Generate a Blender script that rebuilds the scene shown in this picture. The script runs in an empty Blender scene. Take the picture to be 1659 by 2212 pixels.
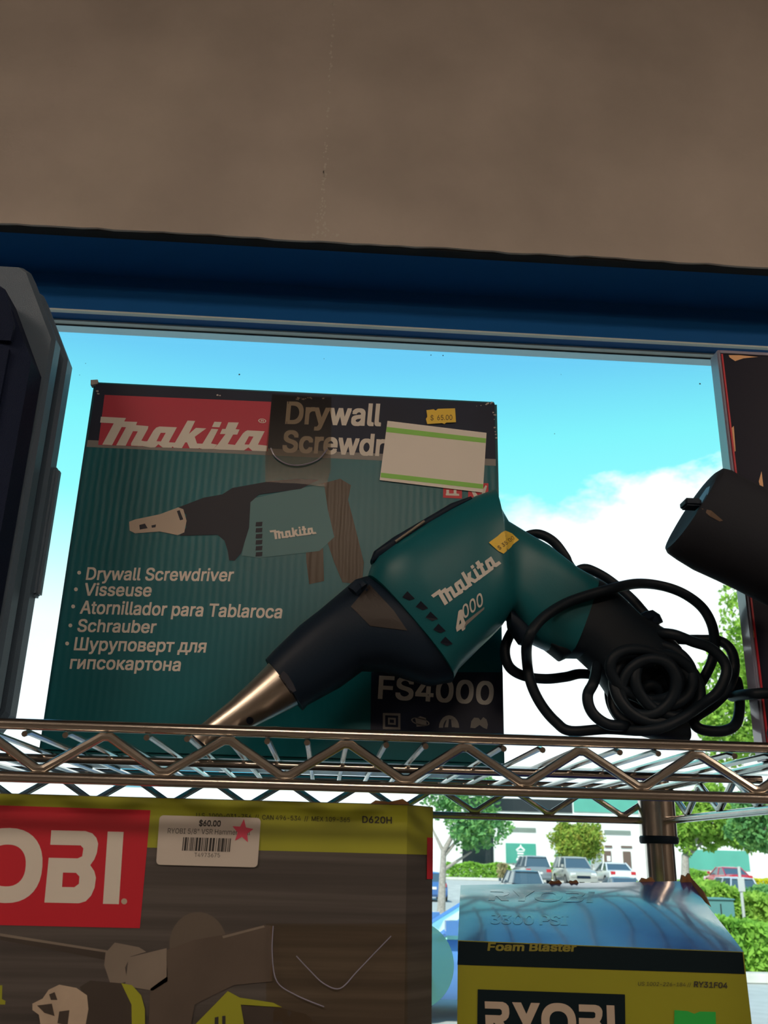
import bpy, bmesh, math, random
import numpy as np
from mathutils import Vector, Matrix
from mathutils.bvhtree import BVHTree
from mathutils.geometry import tessellate_polygon, delaunay_2d_cdt
S = bpy.context.scene
COL = S.collection
V = Vector
rad = math.radians

# ------------------------------------------------------------------ camera
PITCH, YAW, ROLL, FPX = rad(20.5), rad(3.0), rad(1.45), 2000.0
CAM = V((0, 0, 1.6))
_f = V((math.sin(YAW)*math.cos(PITCH), math.cos(YAW)*math.cos(PITCH), math.sin(PITCH)))
_r0 = V((math.cos(YAW), -math.sin(YAW), 0)); _u0 = _r0.cross(_f)
_r = _r0*math.cos(ROLL) + _u0*math.sin(ROLL)
_u = _u0*math.cos(ROLL) - _r0*math.sin(ROLL)
cd = bpy.data.cameras.new('camera'); cam = bpy.data.objects.new('camera', cd); COL.objects.link(cam)
cam.matrix_world = Matrix(((_r.x, _u.x, -_f.x, CAM.x), (_r.y, _u.y, -_f.y, CAM.y), (_r.z, _u.z, -_f.z, CAM.z), (0, 0, 0, 1)))
cd.sensor_fit = 'VERTICAL'; cd.sensor_height = 36.0; cd.lens = 36.0*FPX/2212.0
cd.clip_start = .01; cd.clip_end = 600
cd.dof.use_dof = True; cd.dof.focus_distance = .70; cd.dof.aperture_fstop = 26
S.camera = cam

def ray(x, y): return _f + _r*((x-829.5)/FPX) - _u*((y-1106)/FPX)
def at(x, y, Y):                       # point seen at photo pixel (x, y) at depth Y
    d = ray(x, y); return CAM + d*(Y/d.y)
def plane_at(P0, N):
    P0 = V(P0); N = V(N)
    def f(x, y, lift=0.0):
        d = ray(x, y); t = (P0+N*lift-CAM).dot(N)/d.dot(N); return CAM + d*t
    return f

# ------------------------------------------------------------------ colour management
vs = S.view_settings
S.display_settings.display_device = 'sRGB'
vs.view_transform = 'Standard'; vs.look = 'None'; vs.gamma = 1.0; vs.exposure = 0.0
try: vs.use_curve_mapping = False
except Exception: pass

# ------------------------------------------------------------------ sky
W = bpy.data.worlds.new('sky'); S.world = W; W.use_nodes = True
nt = W.node_tree; nt.nodes.clear()
def nd(t, **k):
    n = nt.nodes.new(t)
    for a, b in k.items(): setattr(n, a, b)
    return n
def math_n(tree, op, a, b=None, c=None, clamp=False):
    n = tree.nodes.new('ShaderNodeMath'); n.operation = op; n.use_clamp = clamp
    for i, v in enumerate((a, b, c)):
        if v is None: continue
        if isinstance(v, (int, float)): n.inputs[i].default_value = v
        else: tree.links.new(v, n.inputs[i])
    return n.outputs[0]
def ramp(tree, fac, stops, interp='LINEAR'):
    n = tree.nodes.new('ShaderNodeValToRGB'); cr = n.color_ramp; cr.interpolation = interp
    while len(cr.elements) < len(stops): cr.elements.new(.5)
    for e, (p, c) in zip(cr.elements, stops):
        e.position = p; e.color = (*c, 1) if len(c) == 3 else c
    tree.links.new(fac, n.inputs[0]); return n.outputs[0]
tc = nd('ShaderNodeTexCoord'); sx = nd('ShaderNodeSeparateXYZ'); nt.links.new(tc.outputs['Generated'], sx.inputs[0])
zz = sx.outputs[2]; xx = sx.outputs[0]
sky = ramp(nt, zz, [(0.0, (1.2, 1.28, 1.3)), (.22, (1.15, 1.25, 1.3)), (.28, (.72, 1.22, 1.25)), (.35, (.36, 1.12, 1.18)), (.42, (.265, 1.02, 1.12)), (.49, (.185, .71, 1.07)), (.60, (.12, .50, .95)), (1.0, (.05, .22, .6))])
ns = nd('ShaderNodeTexNoise'); ns.inputs['Scale'].default_value = 8.0; ns.inputs['Detail'].default_value = 7; ns.inputs['Roughness'].default_value = .58
mp = nd('ShaderNodeMapping'); mp.inputs['Scale'].default_value = (1, 1, 1.9); mp.inputs['Location'].default_value = (3.1, 0.4, 1.7)
nt.links.new(tc.outputs['Generated'], mp.inputs[0]); nt.links.new(mp.outputs[0], ns.inputs[0])
zt = math_n(nt, 'MULTIPLY_ADD', math_n(nt, 'ADD', xx, .30, clamp=True), .34, .19)
zt = math_n(nt, 'MINIMUM', zt, .39)
nv = math_n(nt, 'MULTIPLY', math_n(nt, 'SUBTRACT', ns.outputs[0], .5), .16)
m = math_n(nt, 'ADD', math_n(nt, 'SUBTRACT', zt, zz), nv)
soft = math_n(nt, 'SUBTRACT', 1.0, math_n(nt, 'MULTIPLY', math_n(nt, 'ADD', xx, .0, clamp=True), 3.6, clamp=True))
wid = math_n(nt, 'MULTIPLY_ADD', soft, .06, .022)
mask = math_n(nt, 'DIVIDE', m, wid, clamp=True)
mixc = nd('ShaderNodeMix', data_type='RGBA')
nt.links.new(mask, mixc.inputs['Factor']); nt.links.new(sky, mixc.inputs['A']); mixc.inputs['B'].default_value = (1.35, 1.38, 1.42, 1)
bgn = nd('ShaderNodeBackground'); nt.links.new(mixc.outputs['Result'], bgn.inputs[0]); bgn.inputs[1].default_value = 1.0
out = nd('ShaderNodeOutputWorld'); nt.links.new(bgn.outputs[0], out.inputs[0])

# ------------------------------------------------------------------ sun
sl = bpy.data.lights.new('sun', 'SUN'); sl.energy = 5.5; sl.angle = rad(.53); sl.color = (1, .95, .86)
so = bpy.data.objects.new('sun', sl); COL.objects.link(so)
so.rotation_euler = V((.38, .72, -.86)).to_track_quat('-Z', 'Y').to_euler()
LAMP = 25.0                                  # brightness of the shop's ceiling lamps
LAMP_COL = (1.0, .77, .58)

# ------------------------------------------------------------------ materials
def mat(name, col, rough=.5, metal=0.0, spec=.5, noise=0.0, nscale=20, bump=0.0, bscale=200, coat=0.0, emit=None, estr=0):
    m = bpy.data.materials.new(name); m.use_nodes = True; t = m.node_tree
    b = t.nodes['Principled BSDF']
    b.inputs['Base Color'].default_value = (*col, 1); b.inputs['Roughness'].default_value = rough
    b.inputs['Metallic'].default_value = metal; b.inputs['Specular IOR Level'].default_value = spec
    b.inputs['Coat Weight'].default_value = coat; b.inputs['Coat Roughness'].default_value = .08
    tcn = t.nodes.new('ShaderNodeTexCoord')
    n = t.nodes.new('ShaderNodeTexNoise'); n.inputs['Scale'].default_value = nscale; n.inputs['Detail'].default_value = 5
    t.links.new(tcn.outputs['Object'], n.inputs[0])
    if noise >= 0:
        k = max(noise, .02)
        c = ramp(t, n.outputs[0], [(.25, tuple(v*(1-k) for v in col)), (.75, tuple(min(1, v*(1+k)) for v in col))])
        t.links.new(c, b.inputs['Base Color'])
    if bump:
        n2 = t.nodes.new('ShaderNodeTexNoise'); n2.inputs['Scale'].default_value = bscale; n2.inputs['Detail'].default_value = 3
        t.links.new(tcn.outputs['Object'], n2.inputs[0])
        bn = t.nodes.new('ShaderNodeBump'); bn.inputs['Strength'].default_value = bump; bn.inputs['Distance'].default_value = .002
        t.links.new(n2.outputs[0], bn.inputs['Height']); t.links.new(bn.outputs[0], b.inputs['Normal'])
    if emit: b.inputs['Emission Color'].default_value = (*emit, 1); b.inputs['Emission Strength'].default_value = estr
    return m
def bsdf(m): return m.node_tree.nodes['Principled BSDF']

M = {}
M['plaster'] = mat('painted drywall', (.52, .475, .435), .85, noise=.15, nscale=7, bump=.25, bscale=160)
M['patch'] = mat('bare plaster flecks', (.62, .60, .55), .9)
M['shopwall'] = mat('shop wall paint', (.17, .145, .125), .8, noise=.05)
M['floor'] = mat('shop floor', (.07, .06, .052), .5, noise=.2, nscale=3)
M['frame'] = mat('dark aluminium with blue haze', (.010, .115, .38), .5, .0, .08, bump=.05, bscale=500)  # blue base paints the lens haze over a dark frame
M['alu'] = mat('aluminium with painted daylight', (.62, .76, .75), .35, .0, .5)  # pale base paints daylight and edge highlights on the frame's underside
M['gasket'] = mat('black gasket', (.006, .006, .007), .7)
M['chrome'] = mat('chrome wire', (.62, .58, .53), .22, 1.0, noise=.08, nscale=60)
M['steel'] = mat('brushed nickel steel', (.52, .47, .41), .34, 1.0, noise=.06, nscale=80)
M['blackplastic'] = mat('black plastic', (.009, .019, .036), .45, spec=.15, bump=.08, bscale=900)
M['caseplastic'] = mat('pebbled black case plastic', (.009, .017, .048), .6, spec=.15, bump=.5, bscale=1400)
M['caserib'] = mat('smooth case rib with painted glare', (.075, .125, .19), .36, spec=.6, bump=.3, bscale=1800)  # base lightened and blued to paint window glare on black ribs
M['rubber'] = mat('black rubber', (.008, .015, .024), .5, spec=.2, bump=.05, bscale=500)
M['teal'] = mat('teal tool plastic', (.006, .112, .142), .4, spec=.3, noise=.05, nscale=50, bump=.04, bscale=1200)
M['tealprint'] = mat('teal print', (.016, .150, .170), .4)
M['white'] = mat('white lettering', (.62, .60, .56), .5)
M['silverletter'] = mat('silver lettering', (.55, .56, .54), .4)
M['red'] = mat('red print', (.50, .012, .030), .4)
M['redlogo'] = mat('crimson logo print', (.42, .010, .045), .42)
M['navy'] = mat('dark navy print', (.008, .016, .042), .45, spec=.28, noise=.25, nscale=18)
M['greyline'] = mat('grey stripe print', (.20, .20, .20), .45)
M['artnose'] = mat('printed steel', (.42, .36, .30), .45)
M['artblack'] = mat('printed black', (.008, .012, .026), .42, spec=.3)
M['artteal'] = mat('printed teal housing', (.05, .17, .20), .42)
M['label'] = mat('white sticker paper', (.74, .72, .68), .6)
M['labelshaded'] = mat('shaded white sticker paper', (.50, .47, .44), .6)  # white paper darkened to paint the shade below the upper shelf
M['greenstripe'] = mat('green stripe', (.26, .62, .12), .6)
M['yellowsticker'] = mat('yellow price sticker', (.78, .55, .06), .55)
M['ink'] = mat('black ink', (.02, .02, .02), .6)
M['pinkstar'] = mat('pink star print', (.62, .06, .12), .6)
M['yellow'] = mat('acid yellow print', (.30, .33, .022), .4, noise=.16, nscale=12)
M['yellowface'] = mat('deep yellow print', (.25, .265, .012), .42, noise=.08, nscale=14)
M['dimyellow'] = mat('dull yellow lettering', (.20, .19, .02), .5)
M['lidblack'] = mat('glossy black card with sky tint', (.018, .030, .28), .22, .0, .8, bump=.12, bscale=40, coat=.6)  # blue of the reflected sky mixed into a black base
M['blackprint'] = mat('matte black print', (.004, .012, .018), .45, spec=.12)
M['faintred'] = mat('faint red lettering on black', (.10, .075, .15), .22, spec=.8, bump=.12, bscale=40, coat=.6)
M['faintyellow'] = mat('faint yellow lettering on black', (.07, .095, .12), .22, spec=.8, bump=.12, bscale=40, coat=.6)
M['green'] = mat('green sticker', (.01, .42, .06), .5)
M['card'] = mat('torn brown cardboard', (.26, .13, .05), .9, noise=.3, nscale=60)
M['cardwhite'] = mat('scuffed cardboard edge', (.42, .40, .38), .9, noise=.2, nscale=90)
M['greybrown'] = mat('printed light grey tool', (.19, .165, .14), .45, noise=.15, nscale=30)
M['darkgrey'] = mat('printed dark tool', (.045, .037, .032), .42, noise=.2, nscale=30)
M['lightart'] = mat('printed bright metal', (.42, .35, .28), .45, noise=.15, nscale=60)
M['film'] = mat('clear film edge', (.26, .27, .38), .2, .0, .7, coat=.5)
M['gloss'] = mat('glossy black carton', (.004, .006, .022), .4, .0, .15, bump=.05, bscale=25)
M['glint'] = mat('pale orange glint', (.75, .42, .20), .4)

def clear(name, tint, fac, rough=.05):
    m = bpy.data.materials.new(name); m.use_nodes = True; t = m.node_tree; t.nodes.clear()
    a = t.nodes.new('ShaderNodeBsdfTransparent'); a.inputs[0].default_value = (*tint, 1)
    g = t.nodes.new('ShaderNodeBsdfGlossy'); g.inputs['Roughness'].default_value = rough
    fr = t.nodes.new('ShaderNodeFresnel'); fr.inputs[0].default_value = 1.45
    f = math_n(t, 'MULTIPLY', fr.outputs[0], fac)
    mx = t.nodes.new('ShaderNodeMixShader'); t.links.new(f, mx.inputs[0]); t.links.new(a.outputs[0], mx.inputs[1]); t.links.new(g.outputs[0], mx.inputs[2])
    o = t.nodes.new('ShaderNodeOutputMaterial'); t.links.new(mx.outputs[0], o.inputs[0]); return m
M['glass'] = clear('window glass', (.95, .985, .975), 1.0, .0)
M['tape'] = clear('clear packing tape', (.62, .57, .50), .45, .16)
M['ambertape'] = clear('amber packing tape', (.97, .91, .80), .6, .18)
M['decal'] = bpy.data.materials.new('translucent pale green decal'); M['decal'].use_nodes = True
t_ = M['decal'].node_tree; t_.nodes.clear()
_d = t_.nodes.new('ShaderNodeBsdfDiffuse'); _d.inputs[0].default_value = (.52, .88, .82, 1)
_tl = t_.nodes.new('ShaderNodeBsdfTranslucent'); _tl.inputs[0].default_value = (.52, .88, .82, 1)
_tp = t_.nodes.new('ShaderNodeBsdfTransparent'); _tp.inputs[0].default_value = (.75, 1, .95, 1)
_m1 = t_.nodes.new('ShaderNodeMixShader'); _m1.inputs[0].default_value = .65; t_.links.new(_d.outputs[0], _m1.inputs[1]); t_.links.new(_tl.outputs[0], _m1.inputs[2])
_m2 = t_.nodes.new('ShaderNodeMixShader'); _m2.inputs[0].default_value = .35; t_.links.new(_m1.outputs[0], _m2.inputs[1]); t_.links.new(_tp.outputs[0], _m2.inputs[2])
_o = t_.nodes.new('ShaderNodeOutputMaterial'); t_.links.new(_m2.outputs[0], _o.inputs[0])

def corrugated(name, col, rough=.31, bstr=.11):             # glossy printed cardboard with faint vertical flutes
    m = mat(name, col, rough, noise=.10, nscale=10, spec=.27); t = m.node_tree; b = bsdf(m)
    tcn = t.nodes.new('ShaderNodeTexCoord'); mpn = t.nodes.new('ShaderNodeMapping'); mpn.inputs['Scale'].default_value = (1, 1, .10)
    t.links.new(tcn.outputs['Object'], mpn.inputs[0])
    w = t.nodes.new('ShaderNodeTexWave'); w.bands_direction = 'X'; w.inputs['Scale'].default_value = 62; w.inputs['Distortion'].default_value = 1.5; w.inputs['Detail'].default_value = 2
    t.links.new(tcn.outputs['Object'], w.inputs[0])
    n = t.nodes.new('ShaderNodeTexNoise'); n.inputs['Scale'].default_value = 260; n.inputs['Detail'].default_value = 4
    t.links.new(mpn.outputs[0], n.inputs[0])
    h = math_n(t, 'MULTIPLY_ADD', n.outputs[0], .9, w.outputs[1])
    bn = t.nodes.new('ShaderNodeBump'); bn.inputs['Strength'].default_value = bstr; bn.inputs['Distance'].default_value = .0005
    t.links.new(h, bn.inputs['Height']); t.links.new(bn.outputs[0], b.inputs['Normal'])
    return m
M['artgrip'] = corrugated('printed brown grip', (.050, .034, .020), .30, .25)
M['tealcard'] = corrugated('teal printed card', (.003, .118, .150))

def leafmat(name, c1, c2, c3=None):
    m = bpy.data.materials.new(name); m.use_nodes = True; t = m.node_tree; t.nodes.clear()
    g = t.nodes.new('ShaderNodeTexCoord')
    n = t.nodes.new('ShaderNodeTexNoise'); n.inputs['Scale'].default_value = 3.0; n.inputs['Detail'].default_value = 8
    t.links.new(g.outputs['Object'], n.inputs[0])
    c = ramp(t, n.outputs[0], [(.3, c1), (.55, c2), (.75, c3 or c2)])
    d = t.nodes.new('ShaderNodeBsdfDiffuse'); tr = t.nodes.new('ShaderNodeBsdfTranslucent')
    t.links.new(c, d.inputs[0]); t.links.new(c, tr.inputs[0])
    mx = t.nodes.new('ShaderNodeMixShader'); mx.inputs[0].default_value = .35
    t.links.new(d.outputs[0], mx.inputs[1]); t.links.new(tr.outputs[0], mx.inputs[2])
    o = t.nodes.new('ShaderNodeOutputMaterial'); t.links.new(mx.outputs[0], o.inputs[0]); return m
M['leaf'] = leafmat('green leaves', (.16, .34, .05), (.34, .56, .09), (.56, .74, .16))
M['leafcool'] = leafmat('bluish green leaves', (.10, .28, .11), (.20, .44, .14), (.38, .60, .18))
M['leafautumn'] = leafmat('green and orange leaves', (.20, .36, .06), (.36, .46, .08), (.58, .34, .10))
M['hedgeleaf'] = leafmat('hedge leaves', (.16, .38, .06), (.32, .58, .09))
M['yellowleaf'] = leafmat('yellow leaves', (.45, .55, .04), (.75, .72, .05))
M['drybush'] = leafmat('dry bush leaves', (.30, .32, .14), (.48, .42, .24))
M['bark'] = mat('bark', (.33, .30, .27), .9, noise=.3, nscale=12, bump=.4, bscale=20)
M['asphalt'] = mat('pale asphalt', (.42, .44, .42), .9, noise=.12, nscale=3)
M['concrete'] = mat('concrete', (.62, .60, .55), .85, noise=.1, nscale=6)
M['mulch'] = mat('bark mulch', (.28, .14, .07), .95, noise=.3, nscale=8)
M['bwall'] = mat('white building wall', (.80, .80, .78), .85, noise=.03)
M['bteal'] = mat('teal window glass', (.08, .36, .28), .15, spec=.6, noise=.1, nscale=.6)
M['bcyan'] = mat('cyan window glass', (.05, .45, .62), .12, spec=.6, noise=.15, nscale=.5)
M['bdark'] = mat('dark window glass', (.012, .022, .026), .15, spec=.4)
M['bgrey'] = mat('grey building panel', (.36, .40, .41), .6)
M['bband'] = mat('grey green strip window', (.20, .25, .22), .3)
M['bdoor'] = mat('brown door', (.14, .09, .07), .5)
M['bsign'] = mat('white sign paint', (.85, .85, .85), .6)
M['tyre'] = mat('tyre', (.02, .02, .02), .8)
M['rim'] = mat('alloy rim', (.5, .5, .5), .3, .8)
M['carglass'] = mat('car window glass', (.06, .10, .13), .06, spec=.9)
M['carglassgreen'] = mat('green tinted car glass', (.34, .74, .62), .08, spec=.6)
M['lampred'] = mat('red tail lamp', (.5, .02, .03), .25)
M['lampwhite'] = mat('clear headlamp', (.7, .72, .74), .15)
M['plate'] = mat('number plate', (.7, .7, .66), .5)
M['cabinet'] = mat('teal green cabinet paint', (.10, .27, .27), .55)
M['pole'] = mat('galvanised pole', (.60, .62, .60), .5, .3)
def paint(name, c): return mat(name, c, .25, .2, .6, coat=.8)

# ------------------------------------------------------------------ object helpers
def link(name, mesh, material=None, parent=None):
    o = bpy.data.objects.new(name, mesh); COL.objects.link(o)
    if material is not None: mesh.materials.append(material)
    if parent is not None:
        o.parent = parent
        org = parent
        loc = V((0, 0, 0))
        while org is not None: loc += org.location; org = org.parent
        mesh.transform(Matrix.Translation(-loc))
    return o
def smooth(me, ang=35):
    me.polygons.foreach_set('use_smooth', [True]*len(me.polygons)); me.set_sharp_from_angle(angle=rad(ang))
def mesh_obj(name, verts, faces, material, parent=None, ang=35, recalc=True):
    me = bpy.data.meshes.new(name); me.from_pydata([tuple(v) for v in verts], [], [tuple(f) for f in faces]); me.update()
    if recalc:
        bm = bmesh.new(); bm.from_mesh(me); bmesh.ops.recalc_face_normals(bm, faces=bm.faces); bm.to_mesh(me); bm.free()
    if ang: smooth(me, ang)
    return link(name, me, material, parent)
def thing(name, label, cat, loc=(0, 0, 0), group=None):
    o = bpy.data.objects.new(name, None); COL.objects.link(o); o.location = loc; o.empty_display_size = .05
    o['label'] = label; o['category'] = cat
    if group: o['group'] = group
    return o
def tag(o, label, cat, group=None, kind=None):
    o['label'] = label; o['category'] = cat
    if group: o['group'] = group
    if kind: o['kind'] = kind
    return o
def struct(o): o['kind'] = 'structure'; return o

class MB:                                    # collects shapes of ONE part
    def __init__(s): s.v = []; s.f = []
    def add(s, vs, fs):
        n = len(s.v); s.v += [V(v) for v in vs]; s.f += [tuple(i+n for i in f) for f in fs]; return s
    def box(s, a, b, bev=0):
        (x0, y0, z0), (x1, y1, z1) = a, b
        if bev <= 0:
            return s.add([(x0, y0, z0), (x1, y0, z0), (x1, y1, z0), (x0, y1, z0), (x0, y0, z1), (x1, y0, z1), (x1, y1, z1), (x0, y1, z1)],
                         [(0, 3, 2, 1), (4, 5, 6, 7), (0, 1, 5, 4), (1, 2, 6, 5), (2, 3, 7, 6), (3, 0, 4, 7)])
        bm = bmesh.new(); bmesh.ops.create_cube(bm, size=1)
        for v in bm.verts: v.co = V(((x0+x1)/2+v.co.x*(x1-x0), (y0+y1)/2+v.co.y*(y1-y0), (z0+z1)/2+v.co.z*(z1-z0)))
        bmesh.ops.bevel(bm, geom=bm.edges[:], offset=bev, segments=2, affect='EDGES')
        bm.verts.index_update(); s.add([v.co.copy() for v in bm.verts], [[v.index for v in f.verts] for f in bm.faces]); bm.free(); return s
    def tube(s, pts, r, n=10, sub=0, closed=False):
        P = [V(p) for p in pts]
        if sub:
            Q = []; L = len(P)
            for i in range(L if closed else L-1):
                if closed: a, b, c, d = P[(i-1) % L], P[i], P[(i+1) % L], P[(i+2) % L]
                else: a, b, c, d = P[max(i-1, 0)], P[i], P[i+1], P[min(i+2, L-1)]
                for k in range(sub):
                    t = k/sub
                    Q.append(.5*((2*b)+(c-a)*t+(2*a-5*b+4*c-d)*t*t+(3*b-a-3*c+d)*t**3))
            if not closed: Q.append(P[-1])
            P = Q
        R = r if isinstance(r, (list, tuple)) else [r]*len(P)
        vs = []; fs = []; L = len(P); nrm = None
        for i in range(L):
            if closed: tg = P[(i+1) % L]-P[(i-1) % L]
            else: tg = P[min(i+1, L-1)]-P[max(i-1, 0)]
            tg.normalize()
            if nrm is None: nrm = tg.orthogonal().normalized()
            else:
                nrm = nrm-tg*nrm.dot(tg)
                nrm = nrm.normalized() if nrm.length > 1e-6 else tg.orthogonal().normalized()
            bn = tg.cross(nrm)
            for k in range(n):
                a = 2*math.pi*k/n; vs.append(P[i]+(nrm*math.cos(a)+bn*math.sin(a))*R[i])
        for i in range(L if closed else L-1):
            j = (i+1) % L
            for k in range(n): fs.append((i*n+k, i*n+(k+1) % n, j*n+(k+1) % n, j*n+k))
        if not closed: fs.append(tuple(range(n-1, -1, -1))); fs.append(tuple((L-1)*n+k for k in range(n)))
        return s.add(vs, fs)
    def prism(s, poly, ext):                 # polygon of points, extruded by the vector ext
        n = len(poly); e = V(ext); vs = [V(p) for p in poly]+[V(p)+e for p in poly]
        return s.add(vs, [tuple(range(n)), tuple(range(2*n-1, n-1, -1))]+[(i, (i+1) % n, n+(i+1) % n, n+i) for i in range(n)])
    def loft(s, rings, cap=True):
        n = len(rings[0]); vs = [p for r in rings for p in r]; fs = []
        for i in range(len(rings)-1):
            for k in range(n): fs.append((i*n+k, i*n+(k+1) % n, (i+1)*n+(k+1) % n, (i+1)*n+k))
        if cap: fs.append(tuple(range(n-1, -1, -1))); fs.append(tuple((len(rings)-1)*n+k for k in range(n)))
        return s.add(vs, fs)
    def build(s, name, material, parent=None, ang=35): return mesh_obj(name, s.v, s.f, material, parent, ang)

def ring(top, bot, d, n=32, e=2.6, dirv=V((0, 1, 0))):
    mid = (top+bot)/2; h = (top-bot)/2; out = []
    for k in range(n):
        a = 2*math.pi*k/n; c, s_ = math.cos(a), math.sin(a)
        out.append(mid+h*math.copysign(abs(s_)**(2/e), s_)+dirv*(d*math.copysign(abs(c)**(2/e), c)))
    return out
def px_loft(stations, Y, e=2.6, n=32):       # stations: (top pixel, bottom pixel, half depth[, depth])
    R = []
    for st in stations:
        yy = st[3] if len(st) > 3 else Y
        R.append(ring(at(*st[0], yy), at(*st[1], yy), st[2], n, e))
    return MB().loft(R)

def tri_mesh(loops, mapf):                   # outline + holes -> triangles
    pts = [V((p[0], p[1], 0)) for l in loops for p in l]
    tris = tessellate_polygon([[V((p[0], p[1], 0)) for p in l] for l in loops])
    return [mapf(p.x, p.y) for p in pts], [tuple(t) for t in tris]
def flat(name, shapes, mapf, material, parent):   # shapes: list of [outer, hole, ...]
    mb = MB()
    for k, loops in enumerate(shapes):       # each stroke a hair above the last, so none coincide
        v_, f_ = tri_mesh(loops, mapf); mb.add([p+V((0, -.000010*k, 0)) for p in v_], f_)
    me = bpy.data.meshes.new(name); me.from_pydata([tuple(v) for v in mb.v], [], mb.f); me.update()
    for p in me.polygons:
        if p.normal.y > 0 or (abs(p.normal.y) < .1 and p.normal.z < 0): p.flip()
    me.update()
    return link(name, me, material, parent)
def flats(name, shapes, mapf, material, parent):
    return [flat(name, [l], mapf, material, parent) for l in shapes]
_txt = {}
import os
FONT = None
try: FONT = bpy.data.fonts.load(os.path.join(bpy.utils.system_resource('DATAFILES'), 'fonts', 'Inter.woff2'))
except Exception: FONT = None
def text_geo(s):
    key = s
    if key in _txt: return _txt[key]
    c = bpy.data.curves.new('t', 'FONT'); c.body = s; c.size = 1; c.resolution_u = 4; c.dimensions = '2D'; c.fill_mode = 'NONE'
    if FONT is not None: c.font = FONT
    o = bpy.data.objects.new('t', c); COL.objects.link(o)
    dg = bpy.context.evaluated_depsgraph_get(); dg.update()
    me = bpy.data.meshes.new_from_object(o.evaluated_get(dg))
    vs = [v.co.xy for v in me.vertices]; ed = [tuple(e.vertices) for e in me.edges]
    ov, oe, of, _a, _b, _c = delaunay_2d_cdt(vs, ed, [], 0, 1e-6)          # triangulate, keep what lies inside the outlines
    E0 = np.array([[*vs[a], *vs[b]] for a, b in ed])
    keep = []
    for t in of:
        x, y = sum(ov[i].x for i in t)/3, sum(ov[i].y for i in t)/3
        up = (E0[:, 1] > y) != (E0[:, 3] > y)
        e = E0[up]; xi = e[:, 0]+(y-e[:, 1])*(e[:, 2]-e[:, 0])/(e[:, 3]-e[:, 1])
        if int((xi > x).sum()) % 2: keep.append(tuple(t))
    r = ([V((v.x, v.y, 0)) for v in ov], keep)
    bpy.data.objects.remove(o); bpy.data.curves.remove(c); bpy.data.meshes.remove(me)
    _txt[key] = r; return r
CAPH = max(v.y for v in text_geo('H')[0])
def text_on(mb, s, BL, BR, TL, mapf, bold=0.02): # lettering whose baseline runs BL..BR and whose capitals reach TL (pixels)
    vs, fs = text_geo(s)
    x0 = min(v.x for v in vs); x1 = max(v.x for v in vs)
    BL, BR, TL = V((*BL, 0)), V((*BR, 0)), V((*TL, 0))
    for k, (ox, oy) in enumerate(((0, 0),) if bold <= 0 else ((-.9, .8), (.9, .8), (.9, -.8), (-.9, -.8))):
        P = []
        for v in vs:
            q = BL+(BR-BL)*((v.x+ox*bold-x0)/(x1-x0))+(TL-BL)*((v.y+oy*bold)/CAPH); P.append(mapf(q.x, q.y)+V((0, -.000016*k, 0)))
        mb.add(P, fs)
def finish_flat(mb, name, material, parent):
    me = bpy.data.meshes.new(name); me.from_pydata([tuple(v) for v in mb.v], [], mb.f); me.update()
    for p in me.polygons:
        if p.normal.y > 0 or (abs(p.normal.y) < .1 and p.normal.z < 0): p.flip()
    me.update(); return link(name, me, material, parent)

# script logo, drawn once in its own grid
LOGO = [
    [[(75, 250), (300, 262), (280, 300), (260, 345), (175, 505), (88, 500), (190, 310), (68, 303)]],
    [[(258, 292), (400, 297), (385, 335), (297, 510), (212, 507), (300, 345), (250, 342)]],
    [[(385, 325), (500, 335), (495, 360), (437, 465), (475, 472), (440, 515), (345, 510), (345, 490), (405, 382), (355, 380)]],
    [[(465, 470), (490, 470), (545, 375), (570, 348), (600, 338), (755, 345), (690, 465), (684, 480), (738, 482), (708, 528), (630, 527), (590, 497), (560, 525), (520, 527), (440, 513)],
     [(610, 395), (655, 395), (612, 472), (572, 470)]],
    [[(850, 285), (918, 288), (862, 405), (925, 350), (1018, 355), (915, 430), (935, 490), (990, 492), (950, 535), (870, 533), (845, 480), (830, 480), (800, 532), (728, 528), (700, 500), (738, 482)]],
    [[(1090, 295), (1155, 298), (1135, 345), (1068, 342)]],
    [[(1065, 358), (1125, 362), (1060, 490), (1115, 500), (1080, 540), (985, 540), (950, 530), (985, 490)]],
    [[(1215, 300), (1308, 302), (1280, 362), (1315, 365), (1295, 410), (1258, 410), (1210, 495), (1290, 505), (1250, 548), (1140, 545), (1080, 540), (1120, 500), (1190, 405), (1140, 405), (1160, 360), (1190, 360)]],
    [[(1270, 510), (1345, 400), (1365, 382), (1385, 372), (1540, 380), (1480, 500), (1565, 510), (1558, 560), (1430, 555), (1395, 525), (1355, 552), (1250, 548)],
     [(1400, 425), (1440, 428), (1400, 500), (1360, 498)]]]
def logo_map(BL, BR, TL, mapf):              # grid -> pixels by three anchors (m foot, last foot, serif tip)
    a = Matrix(((88, 1558, 75), (503, 560, 250), (1, 1, 1))); b = Matrix(((BL[0], BR[0], TL[0]), (BL[1], BR[1], TL[1]), (1, 1, 1)))
    T = b @ a.inverted()
    def f(x, y):
        q = T @ V((x, y, 1)); return mapf(q.x, q.y)
    return f
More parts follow.
